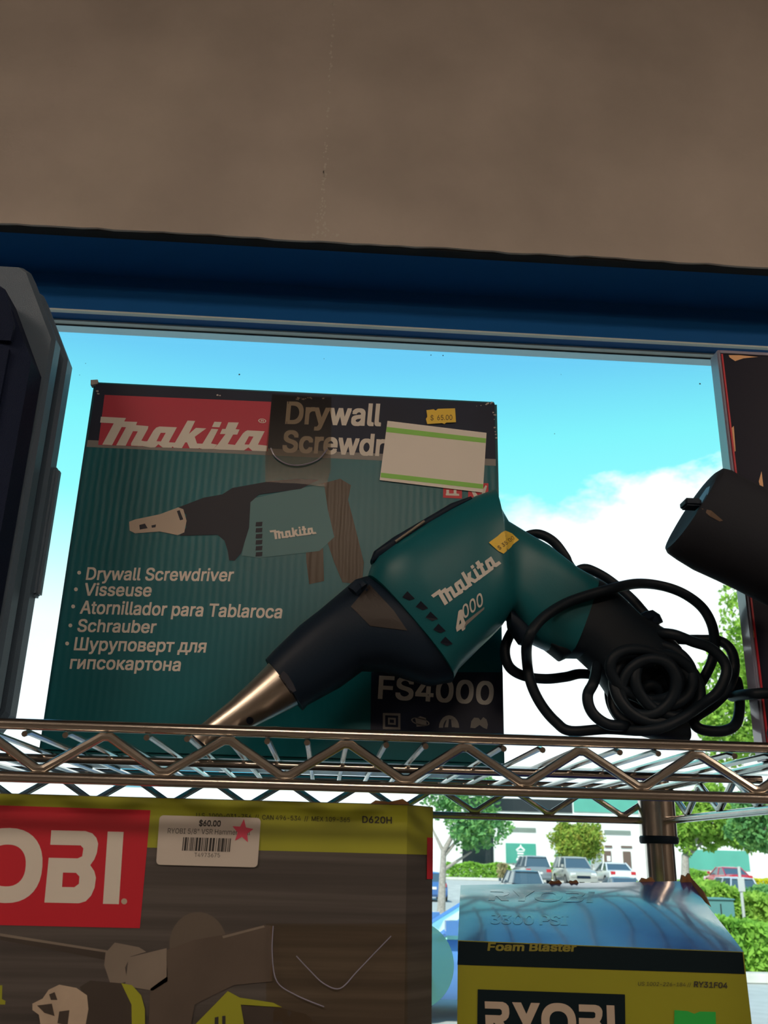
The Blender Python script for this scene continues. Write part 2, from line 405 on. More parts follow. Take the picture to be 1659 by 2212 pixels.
# block wordmark glyphs, height 1
def ell(cx, cy, rx, ry, n=36, p=2.3):
    return [(cx+rx*math.copysign(abs(math.cos(a))**(2/p), math.cos(a)), cy+ry*math.copysign(abs(math.sin(a))**(2/p), math.sin(a))) for a in [2*math.pi*k/n for k in range(n)]]
GLYPH = {
    'R': (.72, [[[(0, 1), (.5, 1), (.60, .96), (.66, .89), (.68, .80), (.68, .68), (.65, .57), (.58, .49), (.50, .45), (.72, 0), (.45, 0), (.26, .4), (.22, .4), (.22, 0), (0, 0), (0, .62), (.42, .62), (.47, .66), (.47, .76), (.42, .8), (0, .8)]]]),
    'Y': (.78, [[[(0, 1), (.25, 1), (.39, .68), (.53, 1), (.78, 1), (.50, .42), (.50, 0), (.27, 0), (.27, .42)]]]),
    'O': (.98, [[ell(.49, .5, .49, .52), ell(.49, .5, .26, .29)]]),
    'B': (.72, [[[(.03, 1), (.5, 1), (.60, .97), (.66, .91), (.69, .83), (.68, .70), (.65, .61), (.60, .53), (.66, .45), (.69, .36), (.68, .22), (.64, .11), (.57, .03), (.48, 0), (0, 0), (.02, .62), (.42, .62), (.48, .65), (.49, .76), (.45, .8), (.03, .8)],
                 [(.23, .22), (.40, .22), (.46, .27), (.46, .37), (.41, .42), (.23, .42)]]]),
    'I': (.22, [[[(0, 0), (.22, 0), (.22, 1), (0, 1)]]])}
def wordmark():
    out = []; x = 0
    for ch, gap in zip('RYOBI', (.05, .02, .06, .09, 0)):
        w, shp = GLYPH[ch]
        out += [[[(px+x, py) for px, py in l] for l in loops] for loops in shp]; x += w+gap
    return out, x
WM, WMW = wordmark()
def wm_map(BL, BR, TL, mapf):
    BL, BR, TL = V((*BL, 0)), V((*BR, 0)), V((*TL, 0))
    def f(x, y):
        q = BL+(BR-BL)*(x/WMW)+(TL-BL)*y; return mapf(q.x, q.y)
    return f
def quad(*p): return [list(p)]

# ================================================================== THE SHOP
struct(MB().box((-5, -8, -.12), (5, .95, 0)).build('floor', M['floor'], None, 0))
struct(MB().box((-5.2, -8.2, 3.3), (5.2, 1.16, 3.55)).build('ceiling', M['shopwall'], None, 0))
struct(MB().box((-5, -8.15, 0), (5, -8, 3.3)).build('wall_back', M['shopwall'], None, 0))
struct(MB().box((-5.15, -8.15, 0), (-5, 1.15, 3.3)).build('wall_left', M['shopwall'], None, 0))
struct(MB().box((5, -8.15, 0), (5.15, 1.15, 3.3)).build('wall_right', M['shopwall'], None, 0))
# window wall: ragged lower edge above the opening, sill below, piers left and right
rng = random.Random(4)
ZH = 2.306; XL, XR = -1.35, 1.55
wf = MB()
xs = [XL+i*(XR-XL)/150 for i in range(151)]
edge = [(x, ZH+rng.uniform(-.0010, .0012)+(.0008 if math.sin(x*23) > .3 else 0)) for x in xs]
wf.prism([(x, .95, z) for x, z in edge]+[(XR, .95, 3.3), (XL, .95, 3.3)], (0, .0035, 0))
wf.box((XL, .9535, ZH+.006), (XR, 1.15, 3.3))
wf.box((XL, .95, 0), (XR, 1.15, .82))
wf.box((-5, .95, 0), (XL, 1.15, 3.3)); wf.box((XR, .95, 0), (5, 1.15, 3.3))
wall = struct(wf.build('wall_front', M['plaster'], None, 20))
struct(MB().box((XL, .9538, ZH-.0004), (XR, .969, ZH+.006)).build('trim_1', M['gasket'], None, 0))
sp = MB()                                       # flecked drywall joint down to the opening
for i in range(120):
    t = rng.random(); y = 505-t*t*505 if rng.random() < .7 else rng.uniform(0, 500)
    x = 722-29*(y/510)+rng.gauss(0, 2.2 if y < 440 else 7)
    if rng.random() < .12: x, y = rng.uniform(652, 745), rng.uniform(505, 514)
    c = at(x, y, .9496); r = rng.uniform(.0006, .0022)
    sp.add([(c.x+r*rng.uniform(.5, 1)*math.cos(a), c.y, c.z+r*rng.uniform(.6, 1.5)*math.sin(a)) for a in [k*math.pi/3 for k in range(6)]], [(0, 1, 2, 3, 4, 5)])
sp.build('plaster_fleck', M['patch'], wall, 0)
# window frame and glass
win = bpy.data.objects.new('window_1', None); COL.objects.link(win); win['kind'] = 'structure'
fr = MB()
fr.box((XL, 1.0475, 2.249), (XR, 1.100, ZH+.006), .001)
fr.box((XL, .968, ZH-.0005), (XR, 1.15, ZH+.006))
for x in (XL, XR-.05):
    fr.box((x, 1.045, .82), (x+.05, 1.100, ZH), .001)
fr.box((XL, 1.045, .82), (XR, 1.100, .87), .001)
fr.build('window_frame', M['frame'], win)
al = MB().box((XL, 1.0800, 2.2482), (XR, 1.0995, 2.2495)).box((XL, 1.0450, 2.2482), (XR, 1.0510, 2.2505)).box((XL, 1.0680, 2.2470), (XR, 1.0768, 2.2495)); al.build('underside_daylight_strip', M['alu'], win)
g = MB().box((XL+.02, 1.0768, 2.2464), (XR-.02, 1.0800, 2.30)); g.build('gasket', M['gasket'], win)
MB().box((XL+.05, 1.0773, .87), (XR-.05, 1.0795, 2.2464)).build('glass', M['glass'], win, 0)
ds = MB()
for (x, y, r) in ((517, 809, .0011), (1512, 829, .0012), (1198, 937, .0006), (1212, 809, .0005), (957, 768, .0009), (931, 767, .0008), (735, 690, .0006), (172, 810, .0005), (185, 785, .0005), (700, 775, .0005)):
    c = at(x, y, 1.0768); ds.add([(c.x+r*math.cos(a), c.y, c.z+r*math.sin(a)) for a in [k*math.pi/4 for k in range(8)]], [tuple(range(8))])
ds.build('dirt_speck', M['ink'], win, 0)
# round translucent decal on the glass
dc = [at(892+42*math.cos(a)+2, 2085+88*math.sin(a), 1.0764) for a in [k*2*math.pi/48 for k in range(48)]]
cx = sum(p.x for p in dc)/48; cz = sum(p.z for p in dc)/48
RD = .0425
o = MB().prism([(cx+RD*math.cos(a), 1.0764, cz+RD*math.sin(a)) for a in [k*2*math.pi/48 for k in range(48)]], (0, .0006, 0)).build('window_decal', M['decal'])
tag(o, 'round pale green translucent sticker stuck on the window glass', 'sticker')

# ceiling lamps behind the camera
lampg = None
def ceiling_light(x, y):
    t = thing('ceiling_light', 'warm rectangular ceiling light panel flush under the shop ceiling', 'ceiling light', (x, y, 3.3), 'ceiling lights of the shop')
    h = MB(); w, l, k = .62, .32, .02
    h.box((x-w, y-l, 3.27), (x+w, y-l+k, 3.3)); h.box((x-w, y+l-k, 3.27), (x+w, y+l, 3.3))
    h.box((x-w, y-l+k, 3.27), (x-w+k, y+l-k, 3.3)); h.box((x+w-k, y-l+k, 3.27), (x+w, y+l-k, 3.3))
    h.build('light_housing', M['bsign'], t, 0)
    MB().box((x-w+k, y-l+k, 3.278), (x+w-k, y+l-k, 3.295)).build('diffuser', M['lampglow'], t, 0)
M['lampglow'] = mat('lit lamp diffuser', (.8, .8, .8), .5, emit=LAMP_COL, estr=LAMP)
for x, y in ((-2.3, -1.7), (2.5, -1.7), (0.05, -3.3), (-3.6, -4.6), (4.3, -4.6)): ceiling_light(x, y)

# ================================================================== WIRE SHELVING
SX0, SX1, SY0, SY1 = -.62, .280, .500, .800
DECK = 1.6590                                  # top of the deck wires
unit = thing('wire_shelving_unit', 'chrome wire shelving unit with zigzag edge trusses standing before the window', 'shelving', ((SX0+SX1)/2, (SY0+SY1)/2, 0))
PKX = at(749, 1605, .5).x; PER = .0625
def shelf(dz, name='shelf'):
    zt, zb = 1.6608+dz, 1.6345+dz
    zd = 1.6574+dz
    dw = MB(); x = PKX-math.floor((PKX-SX0)/(PER/3))*(PER/3)
    while x < SX1-.004:
        dw.tube([(x, SY0-.001, zt-.0050), (x, SY0+.006, zd), (x, SY1-.006, zd), (x, SY1+.001, zt-.0050)], .0016, 8); x += PER/3
    s = dw.build(name, M['chrome'], unit)
    def rod(a, b, r, nm): MB().tube([a, b], r, 12).build(nm, M['chrome'], s)
    for y in (SY0, SY1):
        rod((SX0, y, zt), (SX1, y, zt), .0029, 'top_rail'); rod((SX0, y, zb), (SX1, y, zb), .0029, 'bottom_rail')
    for xx in (SX0, SX1):
        rod((xx, SY0, zt), (xx, SY1, zt), .0029, 'top_rail'); rod((xx, SY0, zb), (xx, SY1, zb), .0029, 'bottom_rail')
    rod((SX0, .605, zd-.0042), (SX1, .605, zd-.0042), .0026, 'cross_rod')
    for yy, off in ((SY0-.0005, 0), (SY1+.0005, .02)):
        pts = []; k = math.ceil((SX0-PKX-off)/(PER/2)); x = PKX+off+k*PER/2
        while x < SX1:
            zz = zt-.0052 if k % 2 == 0 else zb+.0045
            for dx in (-.0022, .0022):
                if SX0 < x+dx < SX1: pts.append((x+dx, yy, zz))
            x += PER/2; k += 1
        MB().tube(pts, .0025, 10).build('truss_wire', M['chrome'], s)
    for xx in (SX0, SX1):
        pts = []; k = 0; y = SY0+.02
        while y < SY1-.01:
            pts += [(xx, y-.002, zt-.005 if k % 2 == 0 else zb+.0045), (xx, y+.002, zt-.005 if k % 2 == 0 else zb+.0045)]; y += PER/2; k += 1
        MB().tube(pts, .0025, 10).build('truss_wire', M['chrome'], s)
    return s
shelf(0); shelf(-.361)
for (x, y) in ((SX0+.004, SY1-.004), (SX1-.004, SY1-.004), (SX0+.004, SY0+.004), (SX1-.004, SY0+.004)):
    mb = MB().tube([(x, y, .012), (x, y, 1.668)], .0118, 24)
    for k in range(24): pass
    p = mb.build('post', M['chrome'], unit)
    MB().tube([(x, y, 0), (x, y, .012)], .017, 20).build('foot', M['blackplastic'], p)
    for dz in (0, -.361):
        MB().tube([(x, y, 1.6225+dz), (x, y, 1.655+dz)], .0150, 24).build('collar', M['chrome'], p)
        MB().tube([(x, y, 1.6165+dz), (x, y, 1.6180+dz), (x, y, 1.6215+dz), (x, y, 1.6245+dz)], [.0150, .0158, .0158, .0135], 24).build('shelf_clip', M['blackplastic'], p)

# ================================================================== SCREWDRIVER CARTON (teal)
BY = .630
bx0, bx1, bz1 = -.1880, .1180, 1.9310
box = thing('screwdriver_carton', 'teal and navy drywall screwdriver carton standing upright on the top wire shelf', 'carton', ((bx0+bx1)/2, BY+.05, DECK))
bm = bmesh.new(); bmesh.ops.create_cube(bm, size=1)
for v in bm.verts: v.co = V(((bx0+bx1)/2+v.co.x*(bx1-bx0), BY+.055+v.co.y*.11, (DECK+bz1)/2+v.co.z*(bz1-DECK)))
bmesh.ops.bevel(bm, geom=bm.edges[:], offset=.0022, segments=2, affect='EDGES')
bm.verts.index_update()
mesh_obj('carton_body', [v.co.copy() for v in bm.verts], [[v.index for v in f.verts] for f in bm.faces], M['tealcard'], box); bm.free()
bp = plane_at((0, BY, 0), (0, -1, 0))
def L(k): return lambda x, y: bp(x, y, .00012*k)
def RX(u, v, k=1):                              # rectangle of the front face, metres from its upper left corner
    return V((bx0+u, BY-.00012*k, bz1-v))
def frect(name, u0, v0, u1, v1, k, m_): return flat(name, [quad((u0, v0), (u1, v0), (u1, v1), (u0, v1))], lambda a, b: RX(a, b, k), m_, box)
BWD = bx1-bx0
frect('header_band', .0022, .0022, BWD-.0022, .0490, 1, M['navy'])
frect('stripe', .0022, .0490, BWD-.0022, .0545, 1, M['greyline'])
flat('logo_panel', [quad((226, 853), (586, 868), (578, 975), (212, 961))], L(2), M['redlogo'], box)
flat('logo_lettering', LOGO, logo_map((221, 961), (576, 975), (218, 900), L(3)), M['white'], box)
tl = MB(); text_on(tl, '®', (558, 916), (575, 917), (558, 904), L(3), 0); finish_flat(tl, 'trademark_lettering', M['white'], box)
tl = MB()
text_on(tl, 'Drywall', (618, 914), (821, 919), (622, 869), L(2), .026)
text_on(tl, 'Screwdriver', (611, 975), (925, 988), (615, 931), L(2), .026)
finish_flat(tl, 'title_lettering', M['white'], box)
tl = MB()
BUL = [('Drywall Screwdriver', 186, 1252, 502, 1255, 26), ('Visseuse', 181, 1286, 325, 1288, 26), ('Atornillador para Tablaroca', 173, 1325, 607, 1335, 27), ('Schrauber', 167, 1364, 335, 1367, 26), ('Шуруповерт для', 160, 1404, 443, 1409, 27), ('гипсокартона', 151, 1444, 388, 1449, 27)]
for s, x0, y0, x1, y1, h in BUL: text_on(tl, s, (x0, y0), (x1, y1), (x0+4, y0-h), L(2), .018)
for x, y in ((171, 1237), (164, 1273), (158, 1310), (152, 1351), (145, 1390)):
    tl.add([L(2)(x+4.2*math.cos(a), y+4.2*math.sin(a)) for a in [k*math.pi/6 for k in range(12)]], [tuple(range(12))])
finish_flat(tl, 'bullet_lettering', M['white'], box)
# printed picture of the tool
flats('picture_grip', [quad((690, 1046), (735, 1034), (758, 1048), (752, 1080), (770, 1150), (786, 1215), (782, 1262), (740, 1258), (722, 1215), (700, 1150)), quad((660, 1178), (698, 1184), (700, 1255), (668, 1262), (662, 1215))], L(2), M['artgrip'], box)
flat('picture_housing', [quad((540, 1078), (612, 1062), (700, 1045), (708, 1100), (722, 1160), (690, 1190), (640, 1196), (560, 1205), (522, 1200), (535, 1140))], L(3), M['artteal'], box)
flat('picture_gear_case', [quad((385, 1096), (440, 1075), (480, 1068), (502, 1054), (580, 1040), (640, 1034), (690, 1036), (650, 1056), (560, 1068), (541, 1085), (538, 1140), (521, 1195), (507, 1211), (495, 1210), (492, 1190), (485, 1168), (470, 1155), (388, 1157), (402, 1140), (402, 1112))], L(4), M['artblack'], box)
flat('picture_nose', [quad((279, 1127), (292, 1122), (345, 1111), (385, 1096), (396, 1100), (403, 1125), (398, 1150), (384, 1156), (345, 1148), (292, 1152), (280, 1146))], L(5), M['artnose'], box)
flats('picture_slot', [quad((382, 1104), (388, 1102), (396, 1122), (389, 1124)), quad((301, 1134), (313, 1131), (319, 1141), (302, 1144)), quad((327, 1135), (337, 1133), (336, 1139), (328, 1140))]+[quad((553, 1128+13*i), (567, 1127+13*i), (566, 1136+13*i), (552, 1137+13*i)) for i in range(6)], L(6), M['artblack'], box)
flat('picture_lettering', LOGO, logo_map((594, 1165), (684, 1153), (582, 1146), L(6)), M['white'], box)
# model panel
flat('model_panel', [quad((802, 1452), (1086, 1452), (1088, 1600), (800, 1600))], L(1), M['navy'], box)
tl = MB(); text_on(tl, 'FS4000', (818, 1508), (1063, 1521), (821, 1461), L(2), .022); finish_flat(tl, 'model_lettering', M['silverletter'], box)
ic = [[[(827, 1540), (865, 1541), (865, 1576), (827, 1575)], [(832, 1545), (832, 1570), (860, 1571), (860, 1546)]], [[(838, 1550), (855, 1551), (855, 1566), (838, 1565)], [(842, 1554), (842, 1561), (851, 1562), (851, 1555)]]]
ic += [[[(908+20*math.cos(a), 1559+8*math.sin(a)+4*math.cos(a)) for a in [k*math.pi/10 for k in range(20)]], [(908+17*math.cos(a), 1559+6*math.sin(a)+4*math.cos(a)) for a in [-k*math.pi/10 for k in range(20)]]]]
ic += [quad((897, 1552), (908, 1547), (920, 1551), (922, 1568), (900, 1570))]
ic += [quad(*([(970+22*math.cos(a), 1572-27*math.sin(a)) for a in [k*math.pi/10 for k in range(11)]]+[(970+13*math.cos(a), 1572-19*math.sin(a)) for a in [math.pi-k*math.pi/10 for k in range(11)]]))]
ic += [quad((966, 1552), (970, 1552), (968, 1571), (960, 1571)), quad((974, 1552), (978, 1552), (984, 1571), (976, 1571))]
ic += [quad((1018, 1558), (1024, 1550), (1034, 1551), (1038, 1556), (1044, 1549), (1051, 1554), (1054, 1565), (1052, 1575), (1044, 1572), (1036, 1566), (1026, 1573), (1016, 1572))]
flats('safety_icon', ic, L(2), M['greyline'], box)
flats('approval_mark', [quad((958, 1040), (998, 1042), (998, 1077), (957, 1075)), quad((1012, 1042), (1055, 1044), (1055, 1079), (1011, 1077))], L(2), M['red'], box)
flat('approval_lettering', [quad((964, 1058), (970, 1058), (970, 1066), (980, 1066), (980, 1058), (986, 1058), (986, 1066), (992, 1067), (992, 1071), (963, 1070), (963, 1066), (964, 1066)), quad((1018, 1060), (1026, 1062), (1032, 1070), (1040, 1068), (1044, 1056), (1049, 1048), (1052, 1050), (1048, 1064), (1042, 1074), (1034, 1078), (1026, 1078))], L(3), M['white'], box)
# tape, stickers, wear
tp = flat('packing_tape', [quad((588, 851), (716, 857), (714, 1015), (704, 1052), (640, 1044), (573, 1041), (573, 985))], L(8), M['tape'], box)
tp['label'] = 'clear packing tape over the carton front'
cr = MB(); cr.tube([bp(585+6*0, 968, .0018), bp(596, 988, .0022), bp(622, 1003, .0026), bp(655, 1004, .0026), bp(688, 992, .0022), bp(707, 970, .0018)], .0005, 6, 6); cr.build('tape_crease', M['film'], tp)
lb = flat('blank_price_label', [quad((837, 909), (1051, 935), (1043, 1064), (820, 1037))], L(9), M['label'], box); lb['label'] = 'blank white price label with two green stripes'
flats('green_stripe', [quad((835.5, 922), (1050, 947), (1049, 957), (834, 933)), quad((823, 1021), (1044, 1046), (1043, 1056), (822, 1031))], L(10), M['greenstripe'], lb)
st = flat('price_sticker', [quad((921, 886), (937, 884), (941, 887), (946, 883), (983, 882), (985, 912), (964, 913), (960, 916), (955, 914), (923, 916), (920, 905), (923, 900))], L(9), M['yellowsticker'], box); st['label'] = 'yellow price sticker'
tl = MB(); text_on(tl, '$  65.00', (930, 908), (977, 907), (930, 897), L(10), 0); finish_flat(tl, 'price_lettering', M['ink'], st)
rng = random.Random(11)
for (x0, y0, x1, y1, n) in ((640, 859, 700, 862, 14), (210, 838, 212, 855, 4), (1028, 876, 1066, 870, 8), (1066, 885, 1071, 950, 7), (470, 850, 475, 854, 2)):
    we = []
    for i in range(n):
        t = rng.random(); x = x0+(x1-x0)*t+rng.gauss(0, 1); y = y0+(y1-y0)*t+rng.gauss(0, 1.6); r = rng.uniform(.8, 2.8)
        we.append(quad(*[(x+r*rng.uniform(.6, 1.6)*math.cos(a), y+.7*r*math.sin(a)) for a in [k*math.pi/3 for k in range(6)]]))
    flat('scuff', we, L(4), M['cardwhite'], box)
tc_ = MB(); c0 = V((bx0, BY, bz1))
tc_.loft([[c0+V(p) for p in ((-.0016, -.0006, -.004), (.0035, -.0010, -.003), (.0035, .004, -.004), (-.0016, .004, -.004))], [c0+V(p) for p in ((-.0022, -.0003, .0004), (.0030, -.0003, .0010), (.0030, .003, .0004), (-.0020, .003, .0008))]])
tc_.build('crushed_corner', M['cardwhite'], box)

# ================================================================== DRYWALL SCREWDRIVER
DY = .575
drv = thing('drywall_screwdriver', 'teal and black corded drywall screwdriver leaning nose down before its carton', 'power screwdriver', (at(800, 1400, DY).x, DY, DECK))
px_loft([((410, 1582), (458, 1622), .0072), ((438, 1563), (490, 1602), .0095), ((500, 1512), (546, 1570), .0112), ((545, 1470), (600, 1544), .0140), ((572, 1443), (633, 1528), .0162), ((580, 1434), (644, 1522), .0170)], DY, 2.0).build('nose_cone', M['steel'], drv)
nc = drv.children[0]
MB().tube([at(424, 1610, DY), at(438, 1599, DY)], .0058, 14).build('bit_holder', M['blackplastic'], nc)
housing = px_loft([((576, 1429), (652, 1531), .0172), ((574, 1427), (655, 1533), .0195), ((590, 1410), (664, 1522), .0205), ((647, 1355), (735, 1483), .0240), ((690, 1322), (784, 1447), .0260), ((735, 1284), (835, 1450), .0275), ((766, 1257), (880, 1466), .0285), ((789, 1250), (930, 1480), .0290), ((795, 1256), (978, 1472), .0285)], DY, 2.4).build('front_housing', M['blackplastic'], drv)
body = px_loft([((792, 1252), (978, 1470), .0300), ((806, 1212), (990, 1446), .0345), ((850, 1180), (1012, 1424), .0360), ((905, 1146), (1038, 1398), .0365), ((965, 1112), (1063, 1374), .0365), ((1020, 1085), (1084, 1352), .0350), ((1058, 1071), (1092, 1340), .0320), ((1066, 1100), (1098, 1335), .0290), ((1088, 1134), (1106, 1337), .0255), ((1130, 1157), (1118, 1356), .0225), ((1180, 1184), (1142, 1384), .0205), ((1240, 1231), (1195, 1408), .0200), ((1285, 1257), (1228, 1418), .0195)], DY, 3.0).build('motor_housing', M['teal'], drv)
px_loft([((1282, 1253), (1226, 1420), .0190), ((1313, 1271), (1252, 1420), .0200), ((1378, 1334), (1285, 1450), .0205), ((1424, 1360), (1318, 1500), .0210), ((1462, 1402), (1352, 1560), .0215), ((1474, 1430), (1376, 1584), .0200)], DY, 2.8).build('grip', M['rubber'], drv)
px_loft([((1098, 1312), (1100, 1360), .008), ((1120, 1330), (1122, 1392), .0085), ((1150, 1362), (1146, 1398), .008)], DY-.006, 2.4).build('trigger', M['blackplastic'], drv)
px_loft([((1178, 1385), (1184, 1402), .011), ((1195, 1385), (1212, 1427), .011), ((1230, 1385), (1236, 1416), .011)], DY, 2.4).build('trigger_guard', M['rubber'], drv)
MB().tube([at(1380, 1345, DY-.004), at(1408, 1332, DY-.004), at(1418, 1348, DY-.004)], .0045, 10, 3).build('lock_button', M['blackplastic'], drv)
hk = px_loft([((800, 1212), (806, 1219), .005), ((806, 1196), (826, 1212), .009), ((846, 1167), (862, 1192), .010), ((905, 1133), (918, 1149), .010), ((969, 1095), (976, 1114), .010), ((1012, 1079), (1018, 1088), .008)], DY-.014, 3.0).build('belt_hook', M['blackplastic'], drv)
MB().tube([at(854, 1170, DY-.0255), at(917, 1126, DY-.0255)], .0009, 8).build('hook_glint', M['steel'], hk)  # thin steel rod drawn as the glint along the hook
def drape(name, poly, mapf, material, parent, rings=7, sub=3):
    poly = poly[0]
    P = []
    for i in range(len(poly)):
        a, b = poly[i], poly[(i+1) % len(poly)]
        P += [(a[0]+(b[0]-a[0])*k/sub, a[1]+(b[1]-a[1])*k/sub) for k in range(sub)]
    n = len(P); cx_, cy_ = sum(p[0] for p in P)/n, sum(p[1] for p in P)/n
    v = [mapf(cx_, cy_)]; f = []
    for r_ in range(1, rings+1):
        t = r_/rings; v += [mapf(cx_+(p[0]-cx_)*t, cy_+(p[1]-cy_)*t) for p in P]
    for k in range(n):
        f.append((0, 1+k, 1+(k+1) % n))
        for r_ in range(rings-1): f.append((1+r_*n+k, 1+(r_+1)*n+k, 1+(r_+1)*n+(k+1) % n, 1+r_*n+(k+1) % n))
    m_ = MB(); m_.add(v, f); return finish_flat(m_, name, material, parent)
def surf(objs, lift=.0005):                    # lay a mark onto the tool's own surface
    vv = []; ff = []
    for o in objs:
        n = len(vv); mw = V((0, 0, 0)); p = o.parent
        while p: mw += p.location; p = p.parent
        vv += [v.co+mw for v in o.data.vertices]; ff += [[i+n for i in p.vertices] for p in o.data.polygons]
    bv = BVHTree.FromPolygons(vv, ff)
    def f(x, y):
        d = ray(x, y).normalized(); h = bv.ray_cast(CAM, d)
        if h[0] is None: return at(x, y, DY-.03)
        return h[0]-d*lift
    return f
sb = surf([body]); sh = surf([housing]); sn = surf([nc])
flat('body_logo_lettering', LOGO, logo_map((961, 1308), (1083, 1217), (931, 1286), sb), M['silverletter'], drv)
tl = MB(); p5 = lambda q: (900+q[0]/7.54, 1160+q[1]/7.54)
tl.add(*tri_mesh([[p5(q) for q in ((680, 1212), (700, 1190), (738, 1180), (750, 1210), (768, 1330), (798, 1400), (790, 1500), (745, 1532), (728, 1496), (655, 1545), (640, 1480))], [p5(q) for q in ((700, 1372), (716, 1345), (728, 1402), (690, 1432))]], sb)); text_on(tl, '000', (1002, 1337), (1044, 1306), (998, 1310), sb, .012); finish_flat(tl, 'speed_lettering', M['silverletter'], drv)
flat('speed_underline', [quad((1006, 1342), (1046, 1311), (1046, 1316), (1008, 1350), (1002, 1358))], sb, M['greyline'], drv)
flats('vent_slot', [quad((x-13, y+3), (x-2, y-10), (x+14, y+6), (x+2, y+10)) for x, y in ((882, 1287), (911, 1308), (932, 1331), (949, 1357), (964, 1385))], sb, M['artblack'], drv)
sk = drape('price_sticker', quad((1056, 1172), (1075, 1158), (1084, 1150), (1092, 1146), (1106, 1152), (1121, 1166), (1108, 1176), (1104, 1182), (1088, 1196), (1076, 1190)), surf([body], .0006), M['yellowsticker'], drv); sk['label'] = 'yellow price sticker'
tl = MB(); text_on(tl, '$ 35.00', (1079, 1188), (1112, 1164), (1074, 1181), surf([body], .0009), 0); finish_flat(tl, 'price_lettering', M['ink'], sk)
drape('nose_slot', quad((602, 1461), (612, 1449), (622, 1458), (634, 1478), (640, 1492), (628, 1498), (614, 1478)), sn, M['artblack'], nc)
flat('nose_hole', [quad(*[(540+8*math.cos(a), 1557+8*math.sin(a)) for a in [k*math.pi/6 for k in range(12)]])], sn, M['artblack'], nc)
drape('housing_plate', quad((758, 1310), (798, 1262), (850, 1318), (880, 1362), (800, 1352)), sh, mat('satin black plate', (.022, .018, .017), .5), housing)
MB().tube([at(762, 1278, DY-.026), at(776, 1264, DY-.026), at(784, 1270, DY-.026)], .004, 8, 3).build('lock_catch', M['blackplastic'], housing)

# power cord: one continuous loop after loop around the grip
def z7(x, y, Y): return at(1060+x/2.77, 1000+y/2.77, Y)
yb = DY+.022; yf = DY-.024
cordpts = [z7(980, 1500, DY), z7(880, 1570, DY-.01), z7(790, 1572, yf), z7(690, 1560, yf), z7(605, 1490, yf), z7(580, 1390, yf), z7(625, 1280, DY-.022),
 z7(640, 1050, yb), z7(560, 800, yb+.006), z7(500, 680, yb+.004), z7(560, 632, yb), z7(660, 670, yb), z7(760, 740, yb), z7(850, 820, yb-.004), z7(920, 900, DY+.015), z7(975, 960, DY+.01), z7(1000, 1010, yf+.01), z7(1100, 1028, yf), z7(1210, 1070, yf), z7(1310, 1105, yf), z7(1390, 1180, yf), z7(1410, 1260, yf), z7(1360, 1370, yf), z7(1270, 1440, yf), z7(1120, 1540, DY-.03), z7(950, 1600, DY-.03), z7(700, 1592, DY-.012),
 z7(480, 1604, DY), z7(390, 1550, DY+.004), z7(305, 1450, DY+.006), z7(245, 1330, DY+.006), z7(218, 1200, DY+.004), z7(222, 1060, yf-.004), z7(300, 940, yf-.004), z7(440, 845, yf), z7(590, 790, yf), z7(740, 748, yf), z7(880, 722, DY-.01), z7(1020, 735, DY), z7(1150, 780, DY), z7(1260, 860, DY), z7(1320, 960, DY), z7(1340, 1070, DY+.004), z7(1328, 1170, DY+.008), z7(1290, 1260, DY+.01), z7(1230, 1340, DY+.014), z7(1080, 1400, DY+.03), z7(800, 1300, DY+.034),
 z7(560, 1262, DY+.026), z7(450, 1280, DY+.022), z7(330, 1292, DY+.018), z7(200, 1275, DY+.014), z7(112, 1220, DY+.010), z7(85, 1120, DY+.010), z7(120, 1020, DY+.014), z7(200, 900, DY+.030), z7(180, 700, DY+.034), z7(170, 520, DY+.032), z7(205, 445, DY+.028), z7(285, 425, DY+.022), z7(375, 470, DY+.02), z7(445, 560, DY+.02), z7(490, 640, DY+.024), z7(700, 900, DY+.032), z7(950, 1030, DY+.03), z7(1120, 1055, DY+.022), z7(1260, 1058, DY+.012), z7(1370, 1065, DY+.006), z7(1440, 1125, DY), z7(1458, 1240, DY), z7(1415, 1360, DY-.004), z7(1330, 1450, DY-.006), z7(1220, 1530, DY-.008), z7(1250, 1590, DY-.012), z7(1380, 1605, DY-.014), z7(1468, 1560, DY-.01), z7(1490, 1430, DY-.002), z7(1470, 1300, DY+.004), z7(1430, 1340, DY+.008), z7(1440, 1395, DY), z7(1500, 1388, DY-.025), z7(1580, 1382, .534), z7(1680, 1380, .531), z7(1740, 1420, .530), z7(1770, 1540, .530), z7(1775, 1690, .530)]
MB().tube(cordpts, .0033, 10, 6).build('power_cord', M['rubber'], drv, 60)
# the bundled turns of the cord at the foot of the grip, and its plug
bd = MB(); rng = random.Random(3)
for i in range(16):
    cxp, cyp = 985+rng.uniform(-75, 75), 1335+rng.uniform(-70, 70)
    rx, ry, rot = rng.uniform(105, 235), rng.uniform(110, 225), rng.uniform(.2, 1.0)
    yy = DY-.034+.0030*i if i < 10 else DY+.014+.005*(i-10)
    pts = []
    for k in range(14):
        a = 2*math.pi*k/14; u_, v_ = rx*math.cos(a), ry*math.sin(a)
        pts.append(z7(cxp+u_*math.cos(rot)-v_*math.sin(rot), min(1690, cyp+u_*math.sin(rot)+v_*math.cos(rot)), yy+.006*math.sin(a+i)))
    bd.tube(pts, .0034, 10, 4, True)
for i in range(5):
    pts = []
    for k in range(12):
        a = 2*math.pi*k/12; pts.append(z7(960+20*i+(45+18*i)*math.cos(a), 1370+(40+16*i)*math.sin(a), DY-.020+.004*i+.003*math.sin(a+i)))
    bd.tube(pts, .0034, 10, 4, True)
bd.build('cord_bundle', M['rubber'], drv, 60)
